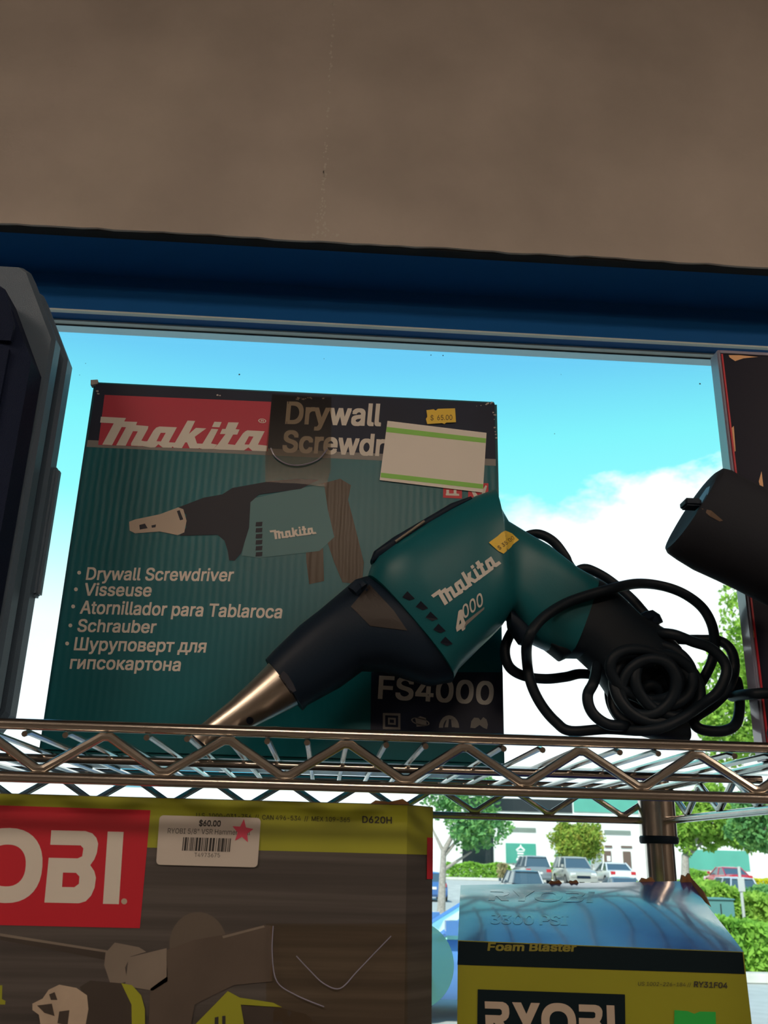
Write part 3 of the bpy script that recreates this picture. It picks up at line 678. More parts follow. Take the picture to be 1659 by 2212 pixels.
px_loft([((1385, 1545), (1392, 1590), .010), ((1420, 1535), (1430, 1600), .0125), ((1452, 1540), (1462, 1604), .0125), ((1478, 1562), (1484, 1602), .009)], DY-.012, 2.6).build('plug', M['rubber'], drv)

# ================================================================== BLACK CASE ON THE LEFT
case = thing('tool_case', 'black pebbled plastic tool case standing on the top shelf at the far left', 'tool case', (-.30, .575, DECK))
def case_poly(x1, z0, z1, ch_x, ch_z, x0=-.44, b=.012):
    return [(x0, z0), (x1-b, z0), (x1, z0+b*1.6), (x1, z1-ch_z), (x1-ch_x, z1-.004), (x1-ch_x-.006, z1), (x0, z1)]
def case_shell(name, y0, y1, x1, z0, z1, m_, inset=.004):
    a = case_poly(x1, z0, z1, .025, .056); b = case_poly(x1-inset, z0+inset, z1-inset, .025, .056)
    R = [[V((x, y0, z)) for x, z in b], [V((x, y0+.004, z)) for x, z in a], [V((x, y1-.002, z)) for x, z in a], [V((x, y1, z)) for x, z in b]]
    return MB().loft(R).build(name, m_, case, 25)
cz_ = at(0, 612, .540).z
case_shell('front_shell', .537, .566, -.2030, DECK+.002, cz_, M['caseplastic'], .010)
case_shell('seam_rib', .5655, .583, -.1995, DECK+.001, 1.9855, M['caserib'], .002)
case_shell('back_shell', .5825, .5955, -.2035, DECK+.002, 1.980, M['caseplastic'], .003)
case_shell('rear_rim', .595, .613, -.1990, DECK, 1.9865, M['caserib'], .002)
MB().box((-.2035, .606, 1.757), (-.1955, .6145, 1.850), .002).build('latch', M['caserib'], case)
zp, zg = at(0, 645, .5342).z, at(30, 742, .5342).z
MB().prism([(-.44, .5372, DECK+.02), (-.222, .5372, DECK+.02), (-.2155, .5372, DECK+.03), (-.2155, .5372, zg-.004), (-.44, .5372, zg-.003)], (0, -.003, 0)).build('front_panel', M['caseplastic'], case)
MB().prism([(-.44, .5372, zg+.003), (-.2155, .5372, zg+.002), (-.2155, .5372, zp-.018), (-.221, .5372, zp-.004), (-.228, .5372, zp), (-.44, .5372, zp)], (0, -.003, 0)).build('lid_panel', M['caseplastic'], case)

# ================================================================== BLACK CARTON ON THE RIGHT (end on)
ry0 = .5450
rx0 = at(1556, 900, ry0).x
e1 = at(1548, 756, ry0); rz1 = e1.z; rx0 = e1.x; rx1 = rx0+.056
rc = thing('blister_pack', 'glossy black blister pack with red line and clear plastic rim at the right shelf end', 'package', ((rx0+rx1)/2, ry0+.007, DECK))
MB().box((rx0+.0016, ry0, DECK), (rx1, ry0+.011, rz1-.0016), .0012).build('backing_card', M['gloss'], rc)
MB().box((rx0, ry0-.0006, DECK), (rx0+.0026, ry0+.012, rz1), .0008).build('film_edge', M['film'], rc)
MB().box((rx0+.0010, ry0-.0008, rz1-.0034), (rx1, ry0+.012, rz1), .0008).build('film_edge', M['film'], rc)
MB().box((rx0+.0026, ry0-.0009, DECK), (rx0+.0037, ry0+.001, rz1-.0034)).build('red_edge', M['red'], rc)
rp = plane_at((0, ry0, 0), (0, -1, 0))
flats('painted_glint', [quad((1574, 767), (1596, 767), (1638, 771), (1606, 774), (1588, 780), (1576, 772)), quad((1580, 925), (1585, 920), (1589, 974), (1584, 978)), quad((1639, 1040), (1645, 1018), (1649, 1050), (1645, 1063)), quad((1651, 1064), (1660, 1058), (1664, 1075), (1654, 1078)), quad((1627, 1362), (1631, 1362), (1632, 1377), (1628, 1377)), quad((1632, 1446), (1635, 1446), (1636, 1458), (1633, 1458))], lambda x, y: rp(x, y, .0003), M['glint'], rc)  # pale orange shapes paint warm glints on the glossy face

# ================================================================== DARK POWER TOOL REACHING IN FROM THE RIGHT
PY = .497
pt = thing('power_tool', 'dark grey power tool with rounded barrel end poking in at right', 'power tool', (.262, .515, DECK))
def p7(x, y): return (1060+x/2.77, 1000+y/2.77)
M['toolgrey'] = mat('charcoal tool plastic', (.022, .026, .036), .7, spec=.15, bump=.08, bscale=700)
px_loft([(p7(1265, 175), p7(1125, 440), .014), (p7(1282, 140), p7(1096, 470), .020), (p7(1318, 82), p7(1078, 495), .0245), (p7(1352, 62), p7(1092, 522), .0262), (p7(1395, 72), p7(1150, 562), .0268), (p7(1450, 108), p7(1250, 622), .0272), (p7(1560, 165), p7(1400, 688), .0280), (p7(1700, 238), p7(1520, 745), .0285), (p7(1900, 340), p7(1730, 850), .0290), (p7(1990, 392), p7(1840, 880), .0250), (p7(2010, 430), p7(1890, 850), .017)], PY, 2.3).build('barrel', M['toolgrey'], pt)
br = pt.children[0]
spt = surf([br], .0004)
flats('rim_glint', [quad(p7(1290, 150), p7(1312, 138), p7(1300, 185), p7(1262, 238), p7(1240, 270), p7(1215, 285), p7(1232, 235)), quad(p7(1262, 272), p7(1320, 285), p7(1390, 345), p7(1370, 350), p7(1310, 318))], spt, mat('brown rim glint', (.115, .075, .050), .4), br)  # brown strips paint the glint along the barrel's lip
cl_ = at(*p7(1178, 245), PY-.018)
MB().box((cl_.x-.0025, cl_.y-.004, cl_.z-.002), (cl_.x+.007, cl_.y+.006, cl_.z+.0025), .001).build('clip', M['blackplastic'], br)
gz = [V((.262, .510, DECK+.0005)), V((.262, .510, DECK+.012)), V((.268, .508, 1.70)), V((.276, .502, 1.735)), V((.284, .498, 1.762))]
MB().loft([[g_+V((w*math.cos(a), .019*math.sin(a), 0)) for a in [k*math.pi/10 for k in range(20)]] for g_, w in zip(gz, (.017, .018, .014, .014, .018))]).build('handle', M['toolgrey'], pt)

# ================================================================== LOWER LEFT CARTON (yellow, red logo)
LSH = 1.2980                                   # top of the lower deck
ly = .53; lz1 = 1.6279
lc = thing('hammer_drill_carton', 'yellow and dark grey hammer drill carton with red logo on the lower shelf', 'carton', (-.17, ly+.06, LSH))
plan = [(-.40, ly), (.0447, ly), (.0605, ly+.0170), (.0605, ly+.115), (-.40, ly+.115)]
mb = MB().prism([(x, y, LSH) for x, y in plan], (0, 0, lz1-LSH))
M['woodgrey'] = mat('dark grey streaked print', (.062, .048, .040), .42)
_t = M['woodgrey'].node_tree; _b = bsdf(M['woodgrey'])
_tc = _t.nodes.new('ShaderNodeTexCoord'); _mp = _t.nodes.new('ShaderNodeMapping'); _mp.inputs['Scale'].default_value = (3, 3, 120)
_n = _t.nodes.new('ShaderNodeTexNoise'); _n.inputs['Scale'].default_value = 1.6; _n.inputs['Detail'].default_value = 6
_t.links.new(_tc.outputs['Object'], _mp.inputs[0]); _t.links.new(_mp.outputs[0], _n.inputs[0])
_t.links.new(ramp(_t, _n.outputs[0], [(.25, (.036, .034, .034)), (.5, (.062, .057, .056)), (.78, (.105, .098, .096))]), _b.inputs['Base Color'])
mb.build('carton_body', M['woodgrey'], lc, 20)
lp = plane_at((0, ly, 0), (0, -1, 0))
def LL(k): return lambda x, y: lp(x, y, .00012*k)
yl = lp(325, 1831).z
yb_ = MB(); k_ = .00012
yb_.add([(-.40, ly-k_, lz1-.0004), (.0447, ly-k_, lz1-.0004), (.0447, ly-k_, yl), (-.40, ly-k_, yl), (.0607, ly+.0168, lz1-.0004), (.0607, ly+.0168, yl)], [(0, 1, 2, 3), (1, 4, 5, 2)])
finish_flat(yb_, 'yellow_band', M['yellow'], lc)
MB().add([(.0607, ly+.0166, lp(925, 1808).z), (.0607, ly+.0166, lp(925, 1900).z), (.0570, ly+.0126, lp(925, 1900).z), (.0570, ly+.0126, lp(925, 1808).z)], [(0, 1, 2, 3)]).build('side_logo', M['red'], lc, 0)
# red logo panel reaching left out of the frame
pr = quad((-560, 1722), (325, 1750), (302, 2005), (-600, 1985))
flat('logo_panel', [pr], LL(2), M['red'], lc)
def inv_q(x, y): return (x/3.318, 1700+y/3.318)
I1 = inv_q(850, 838); I2 = inv_q(902, 325)
# scale of the wordmark from the visible letters B and I
BLq = V((*inv_q(318, 828), 0)); IRq = V((*inv_q(852, 840), 0)); TLq = V((*inv_q(352, 310), 0))
wB = WMW-(.72+.09+.22)
ex = (IRq-BLq)/(.72+.09+.22)
ey = TLq-BLq
org = BLq-ex*wB
flat('logo_lettering', WM, lambda x, y: LL(3)(*( (org+ex*x+ey*y).xy )), M['white'], lc)
flat('trademark_dot', [quad(*[(inv_q(890, 820)[0]+6.5*math.cos(a), inv_q(890, 820)[1]+6.5*math.sin(a)) for a in [k*math.pi/7 for k in range(14)]])], LL(3), M['artnose'], lc)
# printed picture of the hammer drill
flat('picture_rod', [quad((0, 2017), (235, 2055), (248, 2060), (246, 2076), (230, 2074), (0, 2030))], LL(2), M['darkgrey'], lc)
flat('picture_rod_highlight', [quad((0, 2016), (232, 2053), (232, 2058), (0, 2022))], LL(3), M['greybrown'], lc)
flat('picture_bracket', [quad((228, 2058), (248, 2036), (300, 2046), (316, 2056), (282, 2066), (270, 2090), (275, 2120), (240, 2130), (225, 2085))], LL(4), M['greybrown'], lc)
flat('picture_ring', [quad(*[(428+62*math.cos(a), 2040-70*math.sin(a)) for a in [k*2*math.pi/30 for k in range(30)]])], LL(3), mat('printed grey ring', (.105, .088, .074), .45), lc)
flat('picture_collar', [quad((278, 2068), (360, 2048), (362, 2120), (330, 2140), (270, 2130))], LL(5), M['greybrown'], lc)
flat('picture_motor', [quad((360, 2052), (420, 2030), (480, 2020), (570, 1998), (590, 2000), (588, 2120), (505, 2128), (420, 2170), (410, 2230), (320, 2230), (325, 2135), (360, 2110))], LL(5), mat('printed brown grey motor', (.085, .068, .057), .42, noise=.2, nscale=30), lc)
flat('picture_motor_highlight', [quad((480, 2022), (570, 1999), (572, 2003), (482, 2027))], LL(6), M['greybrown'], lc)
flat('picture_chuck_sleeve', [quad((172, 2132), (195, 2118), (262, 2124), (290, 2150), (290, 2230), (185, 2230), (190, 2170))], LL(6), M['darkgrey'], lc)
flat('picture_chuck_ring', [quad((262, 2124), (285, 2128), (305, 2150), (313, 2180), (313, 2230), (285, 2230), (284, 2170))], LL(7), M['yellow'], lc)
flat('picture_chuck', [quad((70, 2168), (92, 2157), (105, 2138), (128, 2127), (165, 2134), (188, 2150), (191, 2180), (182, 2230), (90, 2230), (84, 2192), (70, 2182))], LL(7), M['lightart'], lc)
flats('picture_chuck_jaw', [quad((106, 2148), (118, 2143), (124, 2160), (110, 2160)), quad((80, 2172), (112, 2168), (118, 2195), (96, 2188)), quad((128, 2185), (150, 2182), (146, 2215), (124, 2210))], LL(8), M['darkgrey'], lc)
flat('picture_badge', [quad((405, 2230), (492, 2141), (518, 2155), (590, 2166), (610, 2176), (520, 2170), (530, 2230))], LL(7), M['yellow'], lc)
flats('picture_badge_mark', [quad((464, 2198), (472, 2196), (472, 2225), (463, 2225)), quad((480, 2195), (487, 2194), (487, 2225), (480, 2225))], LL(8), M['ink'], lc)
flat('picture_grip', [quad((512, 2172), (600, 2176), (660, 2190), (685, 2210), (688, 2230), (540, 2230))], LL(6), M['darkgrey'], lc)
flat('yellow_mark', [quad((-10, 2130), (5, 2128), (4, 2158), (12, 2162), (11, 2170), (-10, 2170))], LL(2), M['yellow'], lc)
tl = MB(); text_on(tl, 'U.S. 1000-031-756  //  CAN 496-534  //  MEX 109-365', (424, 1766), (756, 1776), (424, 1756), LL(3), 0); text_on(tl, 'D620H', (783, 1777), (846, 1779), (783, 1763), LL(3), .02); finish_flat(tl, 'model_lettering', M['ink'], lc)
# white bar code label
def rrect(x0, y0, x1, y1, sk, r=9):
    P = []
    for cx_, cy_, a0 in ((x1-r, y0+r, -90), (x1-r, y1-r, 0), (x0+r, y1-r, 90), (x0+r, y0+r, 180)):
        for k in range(5):
            a = rad(a0+k*22.5); P.append((cx_+r*math.cos(a), cy_+r*math.sin(a)))
    return [[(x+sk*(1868-y)/110, y+(x-340)*.027) for x, y in P]]
lb = flat('barcode_label', [rrect(337, 1761, 556, 1868, 8)], LL(9), M['labelshaded'], lc); lb['label'] = 'white price label with bar code and pink star'
bars = []; rng = random.Random(8); x = 393
while x < 497:
    w = rng.choice((1.2, 2, 3, 4.5)); bars.append(quad((x+3, 1807+(x-340)*.027), (x+w+3, 1807+(x-340)*.027), (x+w, 1836+(x-340)*.027), (x, 1836+(x-340)*.027))); x += w+rng.choice((1.3, 2, 3.2))
flat('barcode', bars, LL(10), M['ink'], lb)
tl = MB(); text_on(tl, '$60.00', (430, 1784), (476, 1785), (431, 1772), LL(10), .03)
text_on(tl, 'RYOBI 5/8" VSR Hammer Drill', (362, 1800), (540, 1804), (363, 1789), LL(10), 0); text_on(tl, 'T4973675', (420, 1851), (475, 1852), (420, 1842), LL(10), 0)
finish_flat(tl, 'label_lettering', M['ink'], lb)
flat('star', [quad(*[(524+(24 if k % 2 == 0 else 11)*math.cos(a), 1796+(27 if k % 2 == 0 else 12)*math.sin(a)) for k, a in [(k, k*math.pi/5-1.45) for k in range(10)]])], LL(11), M['pinkstar'], lb)
# crumpled amber tape and torn top flap
tp = MB(); rng = random.Random(21); nx, ny = 18, 14
tv = [[lp(575+(x/nx)*305, 1995+(y/ny)*225, .0004+.0022*abs(math.sin(x*.9+y*.55))*math.sin(math.pi*min(1, x/nx))) for x in range(nx+1)] for y in range(ny+1)]
tp.add([p for r_ in tv for p in r_], [(y*(nx+1)+x, y*(nx+1)+x+1, (y+1)*(nx+1)+x+1, (y+1)*(nx+1)+x) for y in range(ny) for x in range(nx)])
tpo = tp.build('crumpled_tape', M['ambertape'], lc, 80)
cr = MB()
cr.tube([lp(x, y, .003) for x, y in ((640, 2065), (668, 2095), (700, 2125), (735, 2135), (770, 2100), (810, 2058), (845, 2022))], .0003, 6, 6)
cr.tube([lp(x, y, .003) for x, y in ((590, 2000), (588, 2060), (598, 2120), (640, 2150), (700, 2175))], .0003, 6, 6)
cr.build('tape_crease', M['film'], tpo)
tf = MB(); tf.prism([(lp(800, 1730).x, ly+.004, lz1), (lp(812, 1730).x, ly+.003, lz1+.002), (lp(840, 1730).x, ly+.002, lz1+.0012), (lp(870, 1730).x, ly+.001, lz1+.003), (lp(884, 1730).x, ly+.001, lz1+.0008), (lp(884, 1730).x, ly+.001, lz1-.002), (lp(800, 1730).x, ly+.004, lz1-.002)], (0, .006, 0))
tf.build('torn_flap', M['card'], lc)

# ================================================================== LOWER RIGHT CARTON (yellow, black lid)
ya = rad(8.0)
EX = V((math.cos(ya), -math.sin(ya), 0)); NF = V((-math.sin(ya), -math.cos(ya), 0))
F0 = at(990, 2032, .560)
fpl = plane_at(F0, NF)
DEP = .135
bpl = plane_at(F0-NF*DEP, NF)
A = fpl(989, 2031); B = fpl(1606, 2056); Cc = bpl(1491, 1903); D = bpl(995, 1912)
fc = thing('foam_blaster_carton', 'yellow and black foam blaster carton with shiny dark lid on the lower shelf', 'carton', ((A.x+B.x)/2, (A.y+D.y)/2, LSH))
nx, ny = 16, 10
def lidp(u, v):                                 # bulging lid from the front edge (v=0) to the back edge (v=1)
    p = (A*(1-u)+B*u)*(1-v)+(D*(1-u)+Cc*u)*v
    return p+V((0, 0, .0035*math.sin(math.pi*v)*math.sin(math.pi*u)+.0016*math.sin(9*u+2*v)*v*(1-v)*4-.0025*math.sin(math.pi*u)*(1-v)**4*0))
top = [lidp(x/nx, y/ny) for y in range(ny+1) for x in range(nx+1)]
bodyv = []; n0 = 0
def down(p): return V((p.x, p.y, LSH))
bw = MB()
fr_ = [lidp(x/nx, 0) for x in range(nx+1)]; rt = [lidp(1, y/ny) for y in range(ny+1)]; bk = [lidp(1-x/nx, 1) for x in range(nx+1)]; lf = [lidp(0, 1-y/ny) for y in range(ny+1)]
loop = fr_[:-1]+rt[:-1]+bk[:-1]+lf[:-1]
NLP = len(loop)
mid = [V((p.x, p.y, LSH+(p.z-LSH)*.72)) for p in loop]
cen = sum(loop, V())/NLP
mid = [p+(V((p.x-cen.x, p.y-cen.y, 0))*.012) for p in mid]
bw.loft([[down(p) for p in loop], mid, loop], cap=False); bw.add([down(p) for p in loop], [tuple(range(NLP))])
bw.build('carton_body', M['yellowface'], fc, 40)
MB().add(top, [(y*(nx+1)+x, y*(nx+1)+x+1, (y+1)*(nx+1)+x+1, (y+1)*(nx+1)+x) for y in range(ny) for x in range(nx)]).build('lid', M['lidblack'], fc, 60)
lidpl = plane_at(A, (B-A).cross(D-A).normalized())
bvl = BVHTree.FromPolygons(top, [(y*(nx+1)+x, y*(nx+1)+x+1, (y+1)*(nx+1)+x+1, (y+1)*(nx+1)+x) for y in range(ny) for x in range(nx)])
def onlid(x, y):
    d = ray(x, y).normalized(); h = bvl.ray_cast(CAM, d)
    return (h[0] if h[0] is not None else lidpl(x, y))+V((0, -.00005, .00015))
bvf = BVHTree.FromPolygons([v for v in bw.v], bw.f)
def onface(k):
    def f(x, y):
        d = ray(x, y).normalized(); h = bvf.ray_cast(CAM, d)
        if h[0] is None or h[1].y > -.3: return fpl(x, y, .00025*k)
        return h[0]-d*(.00025*k)
    return f
def strip(pts_top, pts_bot, k):                 # a band laid along the bulging face
    mb = MB(); n = 24; P = []
    for i in range(n+1):
        t = i/n
        P.append(onface(k)(pts_top[0][0]+(pts_top[1][0]-pts_top[0][0])*t, pts_top[0][1]+(pts_top[1][1]-pts_top[0][1])*t))
    for i in range(n+1):
        t = i/n
        P.append(onface(k)(pts_bot[0][0]+(pts_bot[1][0]-pts_bot[0][0])*t, pts_bot[0][1]+(pts_bot[1][1]-pts_bot[0][1])*t))
    mb.add(P, [(i, i+1, n+2+i, n+1+i) for i in range(n)]); return mb
finish_flat(strip(((990.5, 2033), (1604, 2057.5)), ((988, 2084), (1609, 2104)), 1), 'black_band', M['blackprint'], fc)
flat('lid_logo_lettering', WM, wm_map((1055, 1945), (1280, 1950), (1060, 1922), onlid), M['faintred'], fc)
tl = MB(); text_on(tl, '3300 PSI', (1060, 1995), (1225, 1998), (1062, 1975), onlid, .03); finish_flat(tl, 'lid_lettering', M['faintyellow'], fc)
tl = MB(); text_on(tl, 'Foam Blaster', (1054, 2053), (1243, 2055), (1056, 2037), onface(2), .03); finish_flat(tl, 'product_lettering', M['dimyellow'], fc)
tl = MB(); text_on(tl, 'US 1002-226-184 //', (1378, 2129), (1492, 2131), (1379, 2121), onface(2), 0); text_on(tl, 'RY31F04', (1499, 2132), (1571, 2135), (1500, 2120), onface(2), .02); finish_flat(tl, 'model_lettering', M['ink'], fc)
flat('logo_panel', [quad((1032, 2137), (1350, 2148), (1352, 2290), (1030, 2280))], onface(2), M['blackprint'], fc)
flat('logo_lettering', WM, wm_map((1050, 2240), (1330, 2249), (1047, 2163), onface(3)), M['artnose'], fc)
gs = flat('green_sticker', [quad((1457, 2182), (1485, 2184), (1500, 2190), (1512, 2185), (1546, 2186), (1548, 2270), (1455, 2268))], onface(2), M['green'], fc); gs['label'] = 'bright green sticker'
tl = MB(); text_on(tl, 'SALE', (1465, 2222), (1540, 2224), (1466, 2205), onface(3), .02)
tb = MB()
def torn(cx_, w, h, p):
    MB().prism([p+V((-w, 0, -.001)), p+V((-w*.6, 0, h*.8)), p+V((-w*.1, 0, h*.5)), p+V((w*.4, 0, h)), p+V((w, 0, -.001))], (0, .004, 0)).build('torn_edge', M['card'], fc)
torn(0, .0055, .0022, lidp(.42, 1)); torn(0, .004, .002, lidp(.50, 1)); torn(0, .006, .0030, lidp(.82, 1)); torn(0, .0045, .0058, lidp(.985, .98))
tb.prism([lidp(.99, .97)+V((.001, 0, .004)), lidp(.995, .8)+V((.0035, 0, .002)), lidp(1, .65)+V((.002, 0, -.001)), lidp(1, .9)+V((0, 0, -.004))], (.0012, 0, -.001))
tb.build('torn_edge', M['card'], fc)

# ================================================================== OUTDOORS
GP = ((1.16, 0), (6, 0), (30, -.2), (55.5, -.45), (59.5, .22), (64, .34), (72, .42), (170, .42))
def gz(y):
    for (a, za), (b, zb) in zip(GP, GP[1:]):
        if y <= b: return za+(zb-za)*(y-a)/(b-a)
    return GP[-1][1]
ys = [p[0] for p in GP]
gv = []; gf = []
for y in ys: gv += [(-150, y, gz(y)-.02), (150, y, gz(y)-.02)]
gf = [(2*i, 2*i+1, 2*i+3, 2*i+2) for i in range(len(ys)-1)]
struct(mesh_obj('parking_lot', gv, gf, M['asphalt'], None, 0))
struct(MB().box((-12, 1.16, -.1), (14, 2.6, .0)).build('sidewalk', M['concrete'], None, 0))

def foliage(pts_fn, n, size, seed):
    r = np.random.default_rng(seed); P = pts_fn(r, n)
    a = r.normal(size=(n, 3)); a /= np.linalg.norm(a, axis=1)[:, None]
    b = r.normal(size=(n, 3)); b -= (b*a).sum(1)[:, None]*a; b /= np.linalg.norm(b, axis=1)[:, None]
    s = size*r.uniform(.6, 1.3, n)[:, None]
    v = np.stack([P-a*s, P+b*s*.5, P+a*s, P-b*s*.5], 1).reshape(-1, 3)
    return v, np.arange(4*n).reshape(-1, 4)
def blob_pts(blobs):
    w = np.array([b[1][0]*b[1][1]*b[1][2] for b in blobs]); w = w/w.sum()
    def f(r, n):
        k = r.choice(len(blobs), n, p=w); d = r.normal(size=(n, 3)); d /= np.linalg.norm(d, axis=1)[:, None]
        q = r.uniform(.35, 1, n)**.5
        C = np.array([b[0] for b in blobs])[k]; Rr = np.array([b[1] for b in blobs])[k]
        return C+d*q[:, None]*Rr
    return f
def fol_obj(name, v, f, m_, parent=None):
    me = bpy.data.meshes.new(name); me.from_pydata(v.tolist(), [], f.tolist()); me.update()
    return link(name, me, m_, parent)
def tree(name, label, crowns, Y, base, m_, n, size, seed, trunk_w, branches=(), leaf_label=None):
    # crowns: list of (px, py, rx_px, ry_px) at depth Y; base: pixel of the trunk's foot x; trunk rises to the first crown
    sc = (at(1000, 1800, Y)-at(1001, 1800, Y)).length
    foot = at(base[0], base[1], Y); z0 = gz(Y)
    t = thing(name, label, 'tree', (foot.x, Y, z0))
    blobs = []
    rr = random.Random(seed)
    for (px, py, rx, ry) in crowns:
        c = at(px, py, Y); R = (rx*sc, rx*sc*.9, ry*sc)
        blobs.append((tuple(c), tuple(k*.72 for k in R)))
        for i in range(9):
            a, bb = rr.uniform(0, 6.28), rr.uniform(-1, 1); q = math.sqrt(1-bb*bb)
            blobs.append(((c.x+R[0]*.66*q*math.cos(a), c.y+R[1]*.66*q*math.sin(a), c.z+R[2]*.66*bb), tuple(k*rr.uniform(.26, .42) for k in R)))
    v, f = foliage(blob_pts(blobs), n, size, seed)
    fol_obj('crown', v, f, m_, t)
    tr = MB(); c0 = at(crowns[0][0], crowns[0][1], Y); top_ = V((foot.x+(c0.x-foot.x)*.25, Y, foot.z*.35+c0.z*.65)) if False else at(base[2], base[3], Y)
    tr.tube([(foot.x, Y, z0-.05), ((foot.x*.7+top_.x*.3), Y, z0*.7+top_.z*.3), tuple(top_), (c0.x, Y, c0.z)], [trunk_w*1.15, trunk_w, trunk_w*.75, trunk_w*.3], 10)
    for (px, py, qx, qy) in branches: tr.tube([at(px, py, Y), at(qx, qy, Y)+V((0, .2, 0))], [trunk_w*.5, trunk_w*.2], 8)
    tr.build('trunk', M['bark'], t)
    return t
tree('street_tree', 'slender leafy tree with pale trunk left of the gap between the cartons', [(1010, 1745, 85, 90), (945, 1700, 60, 70), (1060, 1790, 50, 60)], 38, (953, 1962, 958, 1840), M['leafcool'], 3600, .115, 5, .15, ((958, 1850, 1010, 1790), (957, 1880, 1020, 1840), (958, 1840, 930, 1780)))
tree('clipped_tree', 'rounded clipped tree with orange tinged leaves before the white building', [(1247, 1818, 64, 50), (1222, 1806, 42, 40), (1272, 1806, 42, 40), (1226, 1832, 40, 34), (1270, 1832, 40, 34)], 68, (1247, 1915, 1247, 1860), M['leafautumn'], 9000, .13, 6, .14)
tree('tall_tree', 'tall bright green tree rising behind the right end of the shelf', [(1665, 1420, 150, 150), (1600, 1560, 145, 110), (1730, 1560, 150, 160), (1560, 1480, 95, 100), (1600, 1330, 70, 85)], 36, (1700, 1940, 1700, 1760), M['leaf'], 16000, .13, 7, .22)
tree('roadside_tree', 'bright leafy tree with grey trunk just right of the shelf post', [(1530, 1760, 85, 75), (1590, 1790, 60, 60), (1470, 1790, 45, 55)], 44, (1476, 1912, 1480, 1850), M['leaf'], 9000, .14, 8, .22, ((1480, 1855, 1520, 1820),))
tree('shade_tree', 'dark green tree spreading in from the right behind the street sign', [(1640, 1780, 85, 80), (1720, 1760, 90, 120)], 33, (1740, 1960, 1735, 1860), M['leafcool'], 9000, .12, 9, .2)

def hedge(name, label, x0, y0, x1, y1, Y, dep, m_, n, size, seed, cat='hedge'):
    a = at(x0, y0, Y); b = at(x1, y1, Y); z0 = min(gz(Y), b.z) if b.z > gz(Y) else gz(Y)
    z1 = a.z; X0, X1 = min(a.x, b.x), max(a.x, b.x)
    def f(r, n):
        p = r.uniform(0, 1, (n, 3)); q = r.uniform(size=n)
        k = q < .45; p[k, 1] = r.uniform(0, .12, k.sum()); k2 = q > .6; p[k2, 2] = 1-np.abs(r.normal(0, .06, k2.sum()))
        P = np.empty((n, 3)); P[:, 0] = X0+p[:, 0]*(X1-X0); P[:, 1] = Y+p[:, 1]*dep
        hh = 1+.10*np.sin(P[:, 0]*3.1)+.08*np.sin(P[:, 1]*2.3+1)
        edge = np.minimum(1, np.minimum(p[:, 0], 1-p[:, 0])*12+.45)
        P[:, 2] = z0+p[:, 2]*(z1-z0)*hh*edge; return P
    v, fc_ = foliage(f, n, size, seed)
    o = thing(name, label, cat, ((X0+X1)/2, Y+dep/2, z0))
    fol_obj('foliage', v, fc_, m_, o)
    rr = random.Random(seed)
    for i in range(3):
        x = rr.uniform(X0+.1*(X1-X0), X1-.1*(X1-X0)); y = Y+rr.uniform(.2, .8)*dep
        MB().tube([(x, y, z0-.05), (x+rr.uniform(-.1, .1), y, z0+(z1-z0)*.6)], .02, 5).build('stem', M['bark'], o)
    return o
hedge('clipped_hedge', 'long clipped green hedge at the foot of the white building', 960, 1866, 1108, 1897, 71, 1.6, M['hedgeleaf'], 4500, .12, 21)
hedge('dry_bush', 'greyish brown bush at the end of the long clipped hedge', 1078, 1868, 1098, 1897, 69.2, .9, M['drybush'], 700, .11, 22, 'bush')
hedge('clipped_hedge', 'short green hedge between the two silver utility vehicles', 1170, 1870, 1212, 1897, 71, 1.4, M['hedgeleaf'], 1500, .12, 23)
hedge('yellow_bush', 'bright yellow bush low in front of the short hedge', 1182, 1880, 1212, 1899, 69.2, .9, M['yellowleaf'], 900, .10, 24, 'bush')
hedge('clipped_hedge', 'rounded green hedge between the roadside tree and the red car', 1490, 1882, 1546, 1906, 70, 1.5, M['hedgeleaf'], 2200, .12, 25)
hedge('yellow_bush', 'yellow green bush at the right edge beyond the sign pole', 1625, 1898, 1680, 1912, 70, 1, M['yellowleaf'], 900, .11, 26, 'bush')
hedge('shrub', 'broad leafy shrub bed beside the pavement at lower right', 1480, 2000, 1780, 2088, 16.4, 2.4, M['hedgeleaf'], 9000, .085, 27, 'shrub')
hedge('shrub', 'tall loose shrub behind the green cabinet at right', 1470, 1925, 1700, 2040, 21.2, 4.0, M['leaf'], 8000, .10, 28, 'shrub')
hedge('shrub', 'dark green shrub at the right edge near the brown mulch', 1640, 1930, 1720, 1990, 26, 2.0, M['leafcool'], 2500, .10, 29, 'shrub')

# kerbs
kb = at(1630, 2100, 15.6)
k1 = MB().box((kb.x-3.2, 15.7, gz(15.7)-.02), (kb.x+8, 16.0, gz(16)+.13), .02).build('kerb', M['concrete']); struct(k1)
struct(MB().box((kb.x-3.2, 16.0, gz(16)-.02), (kb.x+10, 30.5, gz(22)+.06)).build('planting_bed', M['mulch']))
k2 = MB().box((6, 66.5, .34), (80, 67.2, .52), .03).build('kerb', M['concrete']); struct(k2)
